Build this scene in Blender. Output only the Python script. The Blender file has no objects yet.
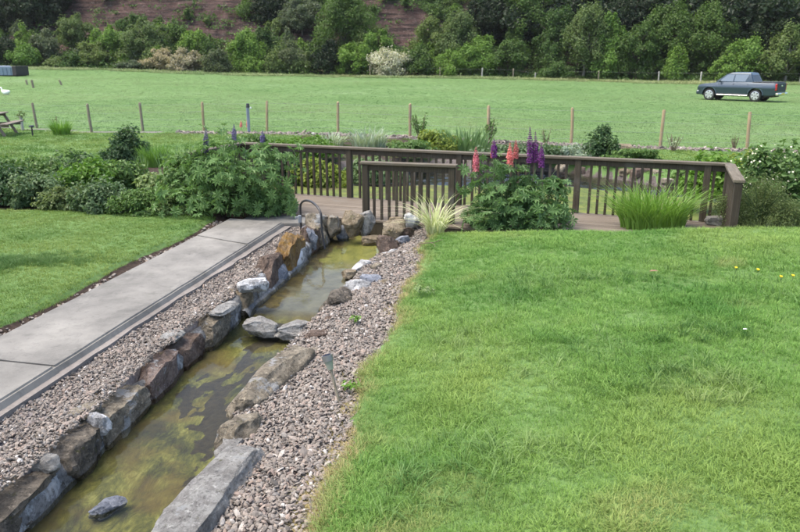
import bpy, bmesh, math, random
import numpy as np
from mathutils import Vector, Matrix, noise

R = math.radians
random.seed(7)
rng = np.random.default_rng(7)
scene = bpy.context.scene
col = scene.collection

# ------------------------------------------------------------------ camera, sky, sun, exposure
F, H = 720.0, 2.5
PITCH = math.atan(206 / F)
cam = bpy.data.cameras.new('camera')
cam.sensor_width = 36.0
cam.lens = F / 800 * 36
cam.clip_end = 3000
cam.clip_start = 0.05
cam.dof.use_dof = True
cam.dof.focus_distance = 5.8
cam.dof.aperture_fstop = 4.2
camo = bpy.data.objects.new('camera', cam)
camo.location = (0, 0, H)
camo.rotation_euler = (math.pi / 2 - PITCH, 0, 0)
col.objects.link(camo)
scene.camera = camo

SUN_EL, SUN_AZ = 66, -96          # azimuth measured from +Y towards +X
world = bpy.data.worlds.new('World')
scene.world = world
world.use_nodes = True
wn = world.node_tree
bg = wn.nodes['Background']
sky = wn.nodes.new('ShaderNodeTexSky')
sky.sky_type = 'NISHITA'
sky.sun_disc = False
sky.sun_elevation = R(SUN_EL)
sky.sun_rotation = R(SUN_AZ)
sky.air_density = 1.0
sky.dust_density = 3.0
sky.ozone_density = 0.6
wn.links.new(sky.outputs[0], bg.inputs[0])
bg.inputs[1].default_value = 0.15
sun = bpy.data.lights.new('sun', 'SUN')
sun.energy = 1.7
sun.angle = R(48)
sun.color = (1.0, 0.91, 0.79)
suno = bpy.data.objects.new('sun', sun)
sd = Vector((math.sin(R(SUN_AZ)) * math.cos(R(SUN_EL)), math.cos(R(SUN_AZ)) * math.cos(R(SUN_EL)), math.sin(R(SUN_EL))))
suno.rotation_euler = sd.to_track_quat('Z', 'Y').to_euler()
suno.location = sd * 60
col.objects.link(suno)
scene.view_settings.view_transform = 'Standard'
scene.view_settings.look = 'None'
scene.view_settings.gamma = 1
scene.view_settings.exposure = 1.48


# ------------------------------------------------------------------ measuring helpers (image row/column -> place on the ground)
def ray(px, py):
    a, b = (px - 400) / F, -(py - 266) / F
    return a, math.cos(PITCH) + b * math.sin(PITCH), -math.sin(PITCH) + b * math.cos(PITCH)


def at(px, py, z=0.0):
    dx, dy, dz = ray(px, py)
    t = (z - H) / dz
    return dx * t, dy * t


def zrow(px, py, Y):
    dx, dy, dz = ray(px, py)
    return H + dz * Y / dy


def xcol(px, py, Y):
    dx, dy, dz = ray(px, py)
    return dx * Y / dy


# ------------------------------------------------------------------ object helpers
def thing(name, label, cat, loc=(0, 0, 0), rz=0.0, group=None):
    o = bpy.data.objects.new(name, None)
    o.location = loc
    o.rotation_euler = (0, 0, rz)
    o.empty_display_size = 0.1
    col.objects.link(o)
    tag(o, label, cat, group)
    return o


def tag(o, label=None, cat=None, group=None, kind=None):
    if label: o['label'] = label
    if cat: o['category'] = cat
    if group: o['group'] = group
    if kind: o['kind'] = kind
    return o


def link(name, me, m=None, parent=None, loc=None):
    o = bpy.data.objects.new(name, me)
    col.objects.link(o)
    if m is not None and len(me.materials) == 0:
        me.materials.append(m)
    if parent is not None:
        o.parent = parent
    if loc is not None:
        o.location = loc
    return o


def mesh_np(name, V, Fc, m=None, smooth=False, face_attr=None, point_attr=None):
    """V (n,3); Fc (k,3) or (k,4) int array"""
    V = np.asarray(V, dtype=np.float32)
    Fc = np.asarray(Fc, dtype=np.int32)
    me = bpy.data.meshes.new(name)
    k, s = Fc.shape
    me.vertices.add(len(V))
    me.vertices.foreach_set('co', V.ravel())
    me.loops.add(k * s)
    me.loops.foreach_set('vertex_index', Fc.ravel())
    me.polygons.add(k)
    me.polygons.foreach_set('loop_start', np.arange(0, k * s, s, dtype=np.int32))
    me.polygons.foreach_set('loop_total', np.full(k, s, dtype=np.int32))
    me.polygons.foreach_set('use_smooth', np.full(k, smooth, dtype=bool))
    for nm, arr in (face_attr or {}).items():
        a = me.attributes.new(nm, 'FLOAT', 'FACE')
        a.data.foreach_set('value', np.asarray(arr, dtype=np.float32))
    for nm, arr in (point_attr or {}).items():
        a = me.attributes.new(nm, 'FLOAT', 'POINT')
        a.data.foreach_set('value', np.asarray(arr, dtype=np.float32))
    me.update()
    me.validate()
    if m is not None:
        me.materials.append(m)
    return me


def from_bm(name, bm, m=None, smooth_angle=None):
    me = bpy.data.meshes.new(name)
    bm.to_mesh(me)
    bm.free()
    if smooth_angle is not None:
        for p in me.polygons: p.use_smooth = True
        me.set_sharp_from_angle(angle=R(smooth_angle))
    if m is not None:
        me.materials.append(m)
    return me


def add_box(bm, size, loc=(0, 0, 0), rot=None, bevel=0.0):
    r = bmesh.ops.create_cube(bm, size=1.0)
    vs = r['verts']
    bmesh.ops.scale(bm, vec=size, verts=vs)
    if bevel:
        es = list({e for v in vs for e in v.link_edges})
        rb = bmesh.ops.bevel(bm, geom=es, offset=bevel, segments=1, affect='EDGES')
        vs = list({v for f in rb['faces'] for v in f.verts} | {v for v in vs if v.is_valid})
    if rot is not None:
        bmesh.ops.rotate(bm, cent=(0, 0, 0), matrix=rot, verts=vs)
    bmesh.ops.translate(bm, vec=loc, verts=vs)
    return vs


def box_obj(name, size, loc, m, parent, rz=0.0, bevel=0.0, rot=None):
    bm = bmesh.new()
    add_box(bm, size, (0, 0, 0), rot, bevel)
    o = link(name, from_bm(name, bm), m, parent, loc)
    o.rotation_euler = (0, 0, rz)
    return o


def tube_arrays(pts, rad, n=7):
    pts = [Vector(p) for p in pts]
    V, Fc = [], []
    for i, p in enumerate(pts):
        d = (pts[min(i + 1, len(pts) - 1)] - pts[max(i - 1, 0)]).normalized()
        u = d.orthogonal().normalized() if i == 0 else (u - d * u.dot(d)).normalized()
        w = d.cross(u)
        r = rad[i] if hasattr(rad, '__len__') else rad
        for k in range(n):
            a = 2 * math.pi * k / n
            V.append(p + (u * math.cos(a) + w * math.sin(a)) * r)
    for i in range(len(pts) - 1):
        for k in range(n):
            k2 = (k + 1) % n
            Fc.append((i * n + k, i * n + k2, (i + 1) * n + k2, (i + 1) * n + k))
    return V, Fc


def tubes_mesh(name, list_of, m=None, n=7):
    AV, AF = [], []
    for pts, rad in list_of:
        V, Fc = tube_arrays(pts, rad, n)
        b = len(AV)
        AV += [tuple(v) for v in V]
        AF += [tuple(i + b for i in f) for f in Fc]
    return mesh_np(name, np.array(AV), np.array(AF), m, True)


def snoise(x, y, z=0.0):
    return noise.noise(Vector((x, y, z)))


# ------------------------------------------------------------------ materials
class NT:
    def __init__(self, name):
        self.m = bpy.data.materials.new(name)
        self.m.use_nodes = True
        self.t = self.m.node_tree
        self.p = self.t.nodes['Principled BSDF']
        self.out = self.t.nodes['Material Output']
        self._pos = None

    def n(self, typ, **kw):
        nd = self.t.nodes.new(typ)
        for k, v in kw.items():
            setattr(nd, k, v)
        return nd

    def l(self, a, b):
        self.t.links.new(a, b)

    def pos(self, obj=False):
        if obj:
            return self.n('ShaderNodeTexCoord').outputs['Object']
        if self._pos is None:
            self._pos = self.n('ShaderNodeNewGeometry').outputs['Position']
        return self._pos

    def noise(self, scale, detail=4, rough=0.55, obj=False, stretch=None, dist=0.0, vec=None):
        nd = self.n('ShaderNodeTexNoise')
        nd.inputs['Scale'].default_value = scale
        nd.inputs['Detail'].default_value = detail
        nd.inputs['Roughness'].default_value = rough
        nd.inputs['Distortion'].default_value = dist
        v = vec or self.pos(obj)
        if stretch:
            mp = self.n('ShaderNodeMapping')
            mp.inputs['Scale'].default_value = stretch
            self.l(v, mp.inputs[0])
            v = mp.outputs[0]
        self.l(v, nd.inputs['Vector'])
        return nd.outputs['Fac']

    def voronoi(self, scale, obj=False, feature='F1', out='Distance'):
        nd = self.n('ShaderNodeTexVoronoi', feature=feature)
        nd.inputs['Scale'].default_value = scale
        self.l(self.pos(obj), nd.inputs['Vector'])
        return nd.outputs[out]

    def ramp(self, fac, stops):
        nd = self.n('ShaderNodeValToRGB')
        e = nd.color_ramp.elements
        while len(e) < len(stops): e.new(0.5)
        for i, (p, c) in enumerate(stops):
            e[i].position = p
            e[i].color = (*c, 1) if len(c) == 3 else c
        self.l(fac, nd.inputs[0])
        return nd.outputs[0]

    def step(self, fac, a, b):
        nd = self.n('ShaderNodeMapRange', interpolation_type='SMOOTHSTEP')
        nd.inputs[1].default_value = a
        nd.inputs[2].default_value = b
        self.l(fac, nd.inputs[0])
        return nd.outputs[0]

    def math(self, op, a, b=None):
        nd = self.n('ShaderNodeMath', operation=op)
        for i, v in enumerate((a, b)):
            if v is None: continue
            if isinstance(v, (int, float)): nd.inputs[i].default_value = v
            else: self.l(v, nd.inputs[i])
        return nd.outputs[0]

    def mix(self, fac, a, b, blend='MIX'):
        nd = self.n('ShaderNodeMix', data_type='RGBA', blend_type=blend)
        if isinstance(fac, (int, float)): nd.inputs[0].default_value = fac
        else: self.l(fac, nd.inputs[0])
        for i, v in ((6, a), (7, b)):
            if isinstance(v, tuple): nd.inputs[i].default_value = (*v, 1)
            else: self.l(v, nd.inputs[i])
        return nd.outputs[2]

    def attr(self, name, inst=False):
        nd = self.n('ShaderNodeAttribute', attribute_name=name)
        if inst: nd.attribute_type = 'INSTANCER'
        return nd.outputs['Fac']

    def rand(self):
        return self.n('ShaderNodeObjectInfo').outputs['Random']

    def color(self, c):
        if isinstance(c, tuple): self.p.inputs['Base Color'].default_value = (*c, 1)
        else: self.l(c, self.p.inputs['Base Color'])

    def bump(self, h, strength=0.4, dist=0.02):
        b = self.n('ShaderNodeBump')
        b.inputs['Strength'].default_value = strength
        b.inputs['Distance'].default_value = dist
        self.l(h, b.inputs['Height'])
        self.l(b.outputs[0], self.p.inputs['Normal'])

    def rough(self, r):
        if isinstance(r, (int, float)): self.p.inputs['Roughness'].default_value = r
        else: self.l(r, self.p.inputs['Roughness'])


def plain(name, c, rough=0.6, metal=0.0, var=0.12, scale=6.0, bump=0.0):
    t = NT(name)
    nz = t.noise(scale, 5, 0.6, obj=True)
    d = tuple(x * (1 - var) for x in c)
    u = tuple(min(1, x * (1 + var)) for x in c)
    t.color(t.ramp(nz, [(0.3, d), (0.7, u)]))
    t.rough(rough)
    t.p.inputs['Metallic'].default_value = metal
    if bump: t.bump(t.noise(scale * 8, 6, 0.65, obj=True), bump, 0.01)
    return t.m


def leaf_mat(name, dark, light, transl=0.3, rough=0.5, patch=None, ps=0.5):
    t = NT(name)
    c = t.ramp(t.attr('tint'), [(0.0, dark), (1.0, light)])
    r = t.rand()
    c = t.mix(t.math('MULTIPLY', r, 0.35), c, tuple(min(1, a * 1.3) * k for a, k in zip(light, (1.15, 1.0, 0.6))))
    if patch:
        c = t.mix(t.step(t.noise(ps, 3), 0.5, 0.62), c, patch)
    t.color(c)
    t.rough(rough)
    t.p.inputs['Specular IOR Level'].default_value = 0.3
    if transl:
        tr = t.n('ShaderNodeBsdfTranslucent')
        t.l(t.mix(0.5, c, (light[0] * 1.4, light[1] * 1.5, light[2] * 0.6)), tr.inputs[0])
        mx = t.n('ShaderNodeMixShader')
        mx.inputs[0].default_value = transl
        t.l(t.p.outputs[0], mx.inputs[1])
        t.l(tr.outputs[0], mx.inputs[2])
        t.l(mx.outputs[0], t.out.inputs[0])
    return t.m


def grass_mat(name, c1, c2, c3, dry, ps=0.8, transl=0.3):
    t = NT(name)
    r = t.rand()
    c = t.ramp(r, [(0.0, c1), (0.6, c2), (1.0, c3)])
    big = t.noise(ps, 4, 0.6)
    c = t.mix(t.step(big, 0.42, 0.68), c, tuple(a * 0.86 * k for a, k in zip(c1, (0.85, 1.03, 0.9))))
    med = t.noise(ps * 0.35, 3, 0.5)
    c = t.mix(t.math('MULTIPLY', t.step(med, 0.46, 0.66), 0.7), c, (c3[0] * 1.25, c3[1] * 1.02, c3[2]))
    c = t.mix(t.attr('dry', True), c, dry)
    t.color(c)
    t.rough(0.5)
    t.p.inputs['Specular IOR Level'].default_value = 0.25
    tr = t.n('ShaderNodeBsdfTranslucent')
    t.l(c, tr.inputs[0])
    mx = t.n('ShaderNodeMixShader')
    mx.inputs[0].default_value = transl
    t.l(t.p.outputs[0], mx.inputs[1])
    t.l(tr.outputs[0], mx.inputs[2])
    t.l(mx.outputs[0], t.out.inputs[0])
    return t.m


def stone_mat(name, c1, c2, c3, crust=0.565, crust_c=(0.38, 0.385, 0.375), lichen=(0.10, 0.10, 0.03), lich=0.60):
    t = NT(name)
    a = t.noise(6.0, 9, 0.72, dist=0.6)
    c = t.ramp(a, [(0.25, tuple(x * 0.7 for x in c1)), (0.42, c1), (0.54, c2), (0.7, c3)])
    fine = t.noise(38, 7, 0.75)
    c = t.mix(t.math('MULTIPLY', t.step(fine, 0.48, 0.66), 0.7), c, tuple(x * 0.3 for x in c1))
    c = t.mix(t.math('MULTIPLY', t.step(t.noise(27, 6, 0.75), 0.55, 0.68), 0.6), c, tuple(min(0.8, x * 1.5) for x in c3))
    c = t.mix(t.math('MULTIPLY', t.step(t.noise(9.0, 7, 0.75), lich, lich + 0.06), 0.7), c, lichen)
    c = t.mix(t.math('MULTIPLY', t.step(t.noise(4.2, 9, 0.72, stretch=(1, 1, 0.6)), crust, crust + 0.05), 0.9), c, crust_c)
    t.color(c)
    t.rough(0.88)
    t.p.inputs['Specular IOR Level'].default_value = 0.2
    h = t.math('ADD', t.noise(14, 9, 0.75), t.math('MULTIPLY', fine, 0.6))
    t.bump(h, 1.0, 0.06)
    return t.m


M = {}
M['stone_grey'] = stone_mat('stone_grey', (0.169, 0.146, 0.109), (0.321, 0.277, 0.206), (0.456, 0.400, 0.303))
M['stone_dark'] = stone_mat('stone_dark', (0.099, 0.087, 0.071), (0.198, 0.172, 0.135), (0.337, 0.288, 0.228), crust=0.64)
M['stone_red'] = stone_mat('stone_red', (0.160, 0.119, 0.098), (0.262, 0.196, 0.163), (0.335, 0.280, 0.241))
M['stone_brown'] = stone_mat('stone_brown', (0.105, 0.074, 0.056), (0.183, 0.135, 0.107), (0.267, 0.216, 0.176), crust=0.68)
M['stone_gold'] = stone_mat('stone_gold', (0.191, 0.115, 0.053), (0.311, 0.207, 0.096), (0.287, 0.230, 0.160), crust=0.70, lichen=(0.30, 0.17, 0.03), lich=0.5)
M['stone_tan'] = stone_mat('stone_tan', (0.194, 0.154, 0.097), (0.309, 0.253, 0.174), (0.389, 0.341, 0.256), crust=0.68)
M['stone_pale'] = stone_mat('stone_pale', (0.25, 0.24, 0.22), (0.38, 0.37, 0.34), (0.46, 0.45, 0.42), crust=0.6)
M['stone_white'] = stone_mat('stone_white', (0.28, 0.28, 0.275), (0.45, 0.455, 0.45), (0.6, 0.6, 0.585), crust=0.5, crust_c=(0.78, 0.79, 0.80), lich=0.7)
M['stone_slate'] = stone_mat('stone_slate', (0.2, 0.22, 0.26), (0.32, 0.34, 0.38), (0.42, 0.43, 0.46), crust=0.6)
M['mortar'] = stone_mat('mortar', (0.15, 0.152, 0.15), (0.24, 0.243, 0.24), (0.33, 0.335, 0.33), crust=0.54, crust_c=(0.46, 0.48, 0.49), lich=0.66)


def concrete(name, c, v=0.18):
    t = NT(name)
    a = t.noise(1.3, 8, 0.65)
    col_ = t.ramp(a, [(0.3, tuple(x * (1 - v) for x in c)), (0.7, tuple(x * (1 + v) for x in c))])
    col_ = t.mix(t.math('MULTIPLY', t.step(t.noise(7, 9, 0.75), 0.5, 0.68), 0.6), col_, tuple(x * 0.55 for x in c))
    col_ = t.mix(t.math('MULTIPLY', t.step(t.noise(2.4, 8, 0.72, stretch=(1, 0.5, 1)), 0.52, 0.66), 0.55), col_, tuple(x * 1.4 for x in c))
    col_ = t.mix(t.math('MULTIPLY', t.step(t.noise(0.8, 6, 0.65), 0.56, 0.66), 0.35), col_, (c[0] * 0.55, c[1] * 0.58, c[2] * 0.5))
    col_ = t.mix(t.math('MULTIPLY', t.step(t.noise(90, 3, 0.6), 0.55, 0.7), 0.35), col_, tuple(x * 1.35 for x in c))
    t.color(col_)
    t.rough(0.9)
    t.bump(t.math('ADD', t.noise(120, 5, 0.7), t.noise(18, 4, 0.6)), 0.35, 0.006)
    return t.m


M['concrete'] = concrete('concrete', (0.162, 0.155, 0.137), 0.42)
M['screed'] = concrete('screed', (0.17, 0.152, 0.135), 0.25)


def wood(name, c1, c2, c3, ax=(1, 14, 14), rough=0.8):
    t = NT(name)
    a = t.noise(3.0, 7, 0.65, obj=True, stretch=ax, dist=0.4)
    c = t.ramp(a, [(0.3, c1), (0.5, c2), (0.72, c3)])
    r = t.rand()
    c = t.mix(t.math('MULTIPLY', r, 0.45), c, tuple(x * 0.6 for x in c1))
    c = t.mix(t.math('MULTIPLY', t.step(t.noise(2.2, 5, 0.6), 0.52, 0.72), 0.4), c, (0.14, 0.135, 0.12))
    t.color(c)
    t.rough(rough)
    t.p.inputs['Specular IOR Level'].default_value = 0.3
    t.bump(a, 0.4, 0.006)
    return t.m


M['deck_wood'] = wood('deck_wood', (0.112, 0.09, 0.066), (0.18, 0.148, 0.112), (0.255, 0.216, 0.168))
M['rail_wood'] = wood('rail_wood', (0.038, 0.03, 0.019), (0.062, 0.05, 0.033), (0.10, 0.083, 0.057), ax=(14, 14, 1))
M['cap_wood'] = wood('cap_wood', (0.075, 0.062, 0.042), (0.125, 0.105, 0.074), (0.18, 0.156, 0.115))
M['post_wood'] = wood('post_wood', (0.24, 0.175, 0.095), (0.33, 0.25, 0.145), (0.4, 0.32, 0.205), ax=(14, 14, 1))
M['old_post'] = wood('old_post', (0.16, 0.135, 0.09), (0.24, 0.205, 0.145), (0.32, 0.28, 0.21), ax=(14, 14, 1))
M['pale_post'] = wood('pale_post', (0.28, 0.27, 0.24), (0.38, 0.37, 0.33), (0.48, 0.47, 0.43), ax=(14, 14, 1))
M['table_wood'] = wood('table_wood', (0.13, 0.10, 0.075), (0.2, 0.165, 0.13), (0.28, 0.25, 0.21), ax=(14, 1, 14))
M['wire'] = plain('wire', (0.25, 0.26, 0.26), 0.5, 0.6)
M['black_pipe'] = plain('black_pipe', (0.02, 0.02, 0.022), 0.4)
M['grey_metal'] = plain('grey_metal', (0.24, 0.26, 0.28), 0.5, 0.3)
M['bark'] = plain('bark', (0.06, 0.048, 0.036), 0.9, 0, 0.35, 5, 0.6)
M['pale_bark'] = plain('pale_bark', (0.16, 0.15, 0.13), 0.9, 0, 0.3, 5, 0.5)
M['stem'] = plain('stem', (0.06, 0.10, 0.03), 0.6, 0, 0.25)
M['twig'] = plain('twig', (0.17, 0.13, 0.085), 0.9, 0, 0.3)


def pebble_mat():
    t = NT('gravel_pebble')
    c = t.ramp(t.attr('tint'), [(0.0, (0.085, 0.075, 0.062)), (0.2, (0.15, 0.13, 0.107)), (0.45, (0.215, 0.182, 0.15)), (0.6, (0.17, 0.155, 0.136)),
                                (0.75, (0.24, 0.182, 0.145)), (0.9, (0.28, 0.25, 0.21)), (1.0, (0.5, 0.48, 0.45))])
    c = t.mix(t.math('MULTIPLY', t.step(t.noise(60, 5, 0.7), 0.45, 0.7), 0.4), c, (0.13, 0.115, 0.11))
    t.color(c)
    t.rough(0.8)
    t.bump(t.noise(140, 4, 0.6), 0.4, 0.004)
    return t.m


M['pebble'] = pebble_mat()

# leaves
M['leaf_lupin'] = leaf_mat('leaf_lupin', (0.06, 0.125, 0.045), (0.15, 0.26, 0.095))
M['leaf_bright'] = leaf_mat('leaf_bright', (0.06, 0.13, 0.018), (0.12, 0.24, 0.04))
M['leaf_dark'] = leaf_mat('leaf_dark', (0.03, 0.065, 0.028), (0.075, 0.14, 0.055))
M['leaf_mid'] = leaf_mat('leaf_mid', (0.055, 0.115, 0.032), (0.125, 0.215, 0.065))
M['leaf_blue'] = leaf_mat('leaf_blue', (0.06, 0.105, 0.055), (0.13, 0.20, 0.11))
M['leaf_pale'] = leaf_mat('leaf_pale', (0.08, 0.14, 0.06), (0.2, 0.28, 0.13))
M['leaf_yellow'] = leaf_mat('leaf_yellow', (0.10, 0.16, 0.03), (0.24, 0.30, 0.06))
M['leaf_silver'] = leaf_mat('leaf_silver', (0.16, 0.22, 0.15), (0.38, 0.45, 0.36))
M['leaf_juniper'] = leaf_mat('leaf_juniper', (0.06, 0.10, 0.04), (0.15, 0.20, 0.085))
M['leaf_variegated'] = leaf_mat('leaf_variegated', (0.15, 0.23, 0.09), (0.58, 0.62, 0.46), rough=0.4)
M['blade_green'] = leaf_mat('blade_green', (0.065, 0.15, 0.028), (0.16, 0.30, 0.06), rough=0.4)
M['blade_grey'] = leaf_mat('blade_grey', (0.06, 0.12, 0.045), (0.16, 0.26, 0.11), rough=0.4)
M['flower_white'] = leaf_mat('flower_white', (0.5, 0.5, 0.45), (0.8, 0.8, 0.76))
M['flower_yellow'] = leaf_mat('flower_yellow', (0.7, 0.5, 0.02), (0.85, 0.65, 0.04))
M['lupin_purple'] = leaf_mat('lupin_purple', (0.07, 0.014, 0.12), (0.2, 0.05, 0.28))
M['lupin_blue'] = leaf_mat('lupin_blue', (0.08, 0.07, 0.2), (0.2, 0.17, 0.36))
M['lupin_pink'] = leaf_mat('lupin_pink', (0.46, 0.08, 0.145), (0.74, 0.30, 0.35))
M['lupin_rose'] = leaf_mat('lupin_rose', (0.28, 0.06, 0.10), (0.5, 0.15, 0.18))
# far trees
M['tree_bright'] = leaf_mat('tree_bright', (0.0723, 0.1487, 0.0255), (0.1530, 0.2635, 0.0510))
M['tree_mid'] = leaf_mat('tree_mid', (0.0340, 0.0782, 0.0170), (0.0816, 0.1462, 0.0340))
M['tree_dark'] = leaf_mat('tree_dark', (0.0071, 0.0181, 0.0066), (0.0211, 0.0428, 0.0131))
M['tree_olive'] = leaf_mat('tree_olive', (0.0714, 0.1134, 0.0336), (0.1386, 0.1974, 0.0630))
M['tree_grey'] = leaf_mat('tree_grey', (0.0592, 0.0836, 0.0432), (0.1115, 0.1464, 0.0802))
M['tree_may'] = leaf_mat('tree_may', (0.12, 0.15, 0.075), (0.66, 0.64, 0.56))
M['tree_may_pink'] = leaf_mat('tree_may_pink', (0.12, 0.14, 0.075), (0.44, 0.39, 0.32))

M['grass'] = grass_mat('grass_blades', (0.10, 0.19, 0.033), (0.14, 0.24, 0.045), (0.19, 0.295, 0.068), (0.30, 0.24, 0.10))
M['grass_lush'] = grass_mat('grass_lush', (0.118, 0.24, 0.042), (0.168, 0.315, 0.06), (0.235, 0.375, 0.095), (0.42, 0.34, 0.16))
M['grass_field'] = grass_mat('grass_field', (0.135, 0.225, 0.08), (0.17, 0.265, 0.105), (0.215, 0.305, 0.145), (0.26, 0.25, 0.14), ps=0.14)

M['grass_verge'] = grass_mat('grass_verge', (0.19, 0.27, 0.09), (0.24, 0.325, 0.115), (0.30, 0.37, 0.16), (0.32, 0.31, 0.19), ps=0.14)
# ------------------------------------------------------------------ terrain
# measured lines of the garden
def lerp_tab(tab, y):
    if y <= tab[0][0]:
        (a, b), (c, d) = tab[0], tab[1]
    elif y >= tab[-1][0]:
        (a, b), (c, d) = tab[-2], tab[-1]
    else:
        for i in range(len(tab) - 1):
            if tab[i][0] <= y <= tab[i + 1][0]:
                (a, b), (c, d) = tab[i], tab[i + 1]
                break
    return b + (d - b) * (y - a) / (c - a)


def xpl(Y): return -3.78 + 0.187 * (Y - 6.37)          # path, left edge
def xpr(Y): return -3.06 + 0.187 * (Y - 5.01)          # path, right edge
WL = [(3.0, -2.42), (3.9, -2.32), (6.66, -2.0), (7.6, -1.77), (8.04, -1.70), (9.28, -1.48), (10.14, -1.33), (10.8, -1.17), (11.6, -1.0)]
WR = [(3.0, -1.44), (3.96, -1.40), (5.35, -1.36), (7.1, -1.03), (7.8, -0.86), (8.54, -0.69), (9.28, -0.56), (10.14, -0.32), (11.2, -0.15), (12.4, -0.05)]
GE = [(3.4, -0.50), (4.85, -0.41), (7.4, 0.0), (10.1, 0.36)]
def xwl(Y): return lerp_tab(WL, Y)
def xwr(Y): return lerp_tab(WR, Y)
def xge(Y): return lerp_tab(GE, Y) + 0.05 * math.sin(Y * 3.1) + 0.03 * math.sin(Y * 7.7)
# deck: a rectangle standing across the view
DA, DB = Vector((-3.09, 14.28)), Vector((5.17, 11.30))
DU = (DB - DA).normalized()
DV = Vector((DU.y, -DU.x))                               # towards the camera
DL, DW = (DB - DA).length, 1.78
def deckp(u, v): p = DA + DU * u + DV * v; return p.x, p.y
def yfront(X): return (DA + DV * DW).y + (X - (DA + DV * DW).x) * DU.y / DU.x
FENCE = [(-16.5, 28.9), (-13.88, 27.92), (-10.97, 26.7), (-7.18, 26.4), (-2.21, 25.7), (0.33, 24.6), (2.79, 23.4), (5.23, 22.4), (7.68, 21.6), (10.14, 21.0), (12.7, 20.4)]
def yfence(X): return lerp_tab(FENCE, X)
def yedge(X): return 96 + max(-6, min(6, -0.06 * X)) - (0.30 * max(0, X - 8) if X < 60 else 15.6)
def sm(a, b, x):
    t = max(0.0, min(1.0, (x - a) / (b - a)))
    return t * t * (3 - 2 * t)


def field_z(X, Y):
    e = yedge(X)
    t = sm(40, e, Y)
    g = 1.1 * sm(-5, -60, X) + 0.50 * sm(35, -10, X)
    return t * g + 0.10 * snoise(X * 0.05, Y * 0.05) * sm(30, 45, Y)


BED = [(-14, 15.6), (-9.5, 14.2), (-7.6, 13.4), (-6.24, 12.3), (-5.2, 12.0), (-4.19, 11.85), (-3.2, 11.7)]
BEDT = [(-14, 17.6), (-11, 17.4), (-9, 18.0), (-7.5, 17.8), (-5.0, 17.6), (-3, 18.2)]
def ypond0(X): return 13.9 - 0.361 * (X + 3.09) + 0.05
def ypond1(X): return lerp_tab([(-4, 19.4), (3, 19.5), (4.5, 19.0), (5.6, 18.0), (6.6, 16.6), (8.5, 14.8)], X) + 0.15 * math.sin(X * 1.9)


def region(X, Y):
    """returns (z, lawn, soil, gravel)"""
    z, lawn, soil, grav = 0.0, 0.0, 0.0, 0.0
    if Y > yfence(X) - 0.35:
        return field_z(X, Y), 1.0, 0.0, 0.0
    l, r = xwl(Y), xwr(Y)
    if Y < 12.35 and l - 0.16 < X < r + 0.12 and Y > 1.5:
        return -0.62, 0, 1, 0
    yf = yfront(X)
    if Y < 11.75 and X <= l - 0.16 and X > xpr(Y) - 0.05:
        return -0.11, 0, 0, 1
    if Y < 12.2 and xpl(Y) - 0.0 < X <= xpr(Y) - 0.05:
        return -0.14, 0, 1, 0
    if X <= xpl(Y) and Y < 12.2:
        d = xpl(Y) - X
        w = 0.20 + 0.05 * math.sin(Y * 2.3)
        bed = lerp_tab(BED, X) if X < -3.2 else 11.7
        z = -0.07 + 0.09 * sm(w - 0.08, w + 0.12, d)
        if Y > bed - 0.02: return z, 0, 1, 0
        return z, sm(w - 0.05, w + 0.05, d), 1, 0
    g = xge(Y)
    if X > r and X < g + 0.05 and Y < 11.3:
        return -0.18 + 0.13 * sm(r, g, X), 0, 0, 1
    if X >= g and Y < yf + 0.05:
        d = X - g
        z = 0.05 * sm(0, 0.12, d) - 0.03
        crest = lerp_tab([(0, 0.0), (1.2, 0.15), (2.7, 0.28), (4.3, 0.46), (7, 0.56), (14, 0.66)], max(0, d))
        near = max(0.0, 9.5 - Y) * 0.025 * sm(0.2, 2.5, d)
        z += crest + near + 0.025 * snoise(X * 0.8, Y * 0.8, 3)
        cy = yf - 0.28 + (0.0 if X < 5 else 0)
        drop = sm(cy - 0.65, cy + 0.05, Y)
        z -= drop * (crest + near + 0.10)
        return z, 1.0 - sm(cy - 0.22, cy - 0.02, Y), 1, 0
    # deck void and pond
    p = Vector((X, Y)) - DA
    u, v = p.dot(DU), p.dot(DV)
    y0, y1 = ypond0(X), ypond1(X)
    if -0.4 < u and v > -0.3 and v < DW + 0.2 and X < 5.6:
        return -0.75, 0, 1, 0
    if -3.6 < X < 8.5 and v <= -0.3 and Y < y1:
        return -0.75 + 0.6 * sm(y1 - 0.5, y1 + 0.1, Y), 0, 1, 0.45
    if X <= -3.0 and Y <= lerp_tab(BEDT, X):
        return 0.06 * snoise(X, Y), 0, 1, 0
    k = sm(y1, y1 + 1.6, Y)
    z = -0.15 + 0.17 * k if -3.6 < X < 8.5 else 0.02
    yl = (y1 + 1.3) if X < 8.5 else 11
    lw = 1.0 if X > 4.0 else sm(1.6, 2.4, (yfence(X) - Y)) * 0 + (1.0 if X < -3.4 else 0.35)
    strip = sm(yfence(X) - 0.95, yfence(X) - 0.75, Y)
    return z, lw * (1 - strip), 1, max(0.8 * strip, 0.5 * (1 - k) if X < 8.5 else 0)


def axis(lo, hi, f0, f1, step, grow=1.12):
    a = [f0]
    while a[-1] < f1: a.append(a[-1] + step)
    s = step
    while a[-1] < hi:
        s = min(s * grow, 60)
        a.append(a[-1] + s)
    b = [f0]
    s = step
    while b[-1] > lo:
        s = min(s * grow, 60)
        b.append(b[-1] - s)
    return np.array(b[:0:-1] + a)


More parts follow.
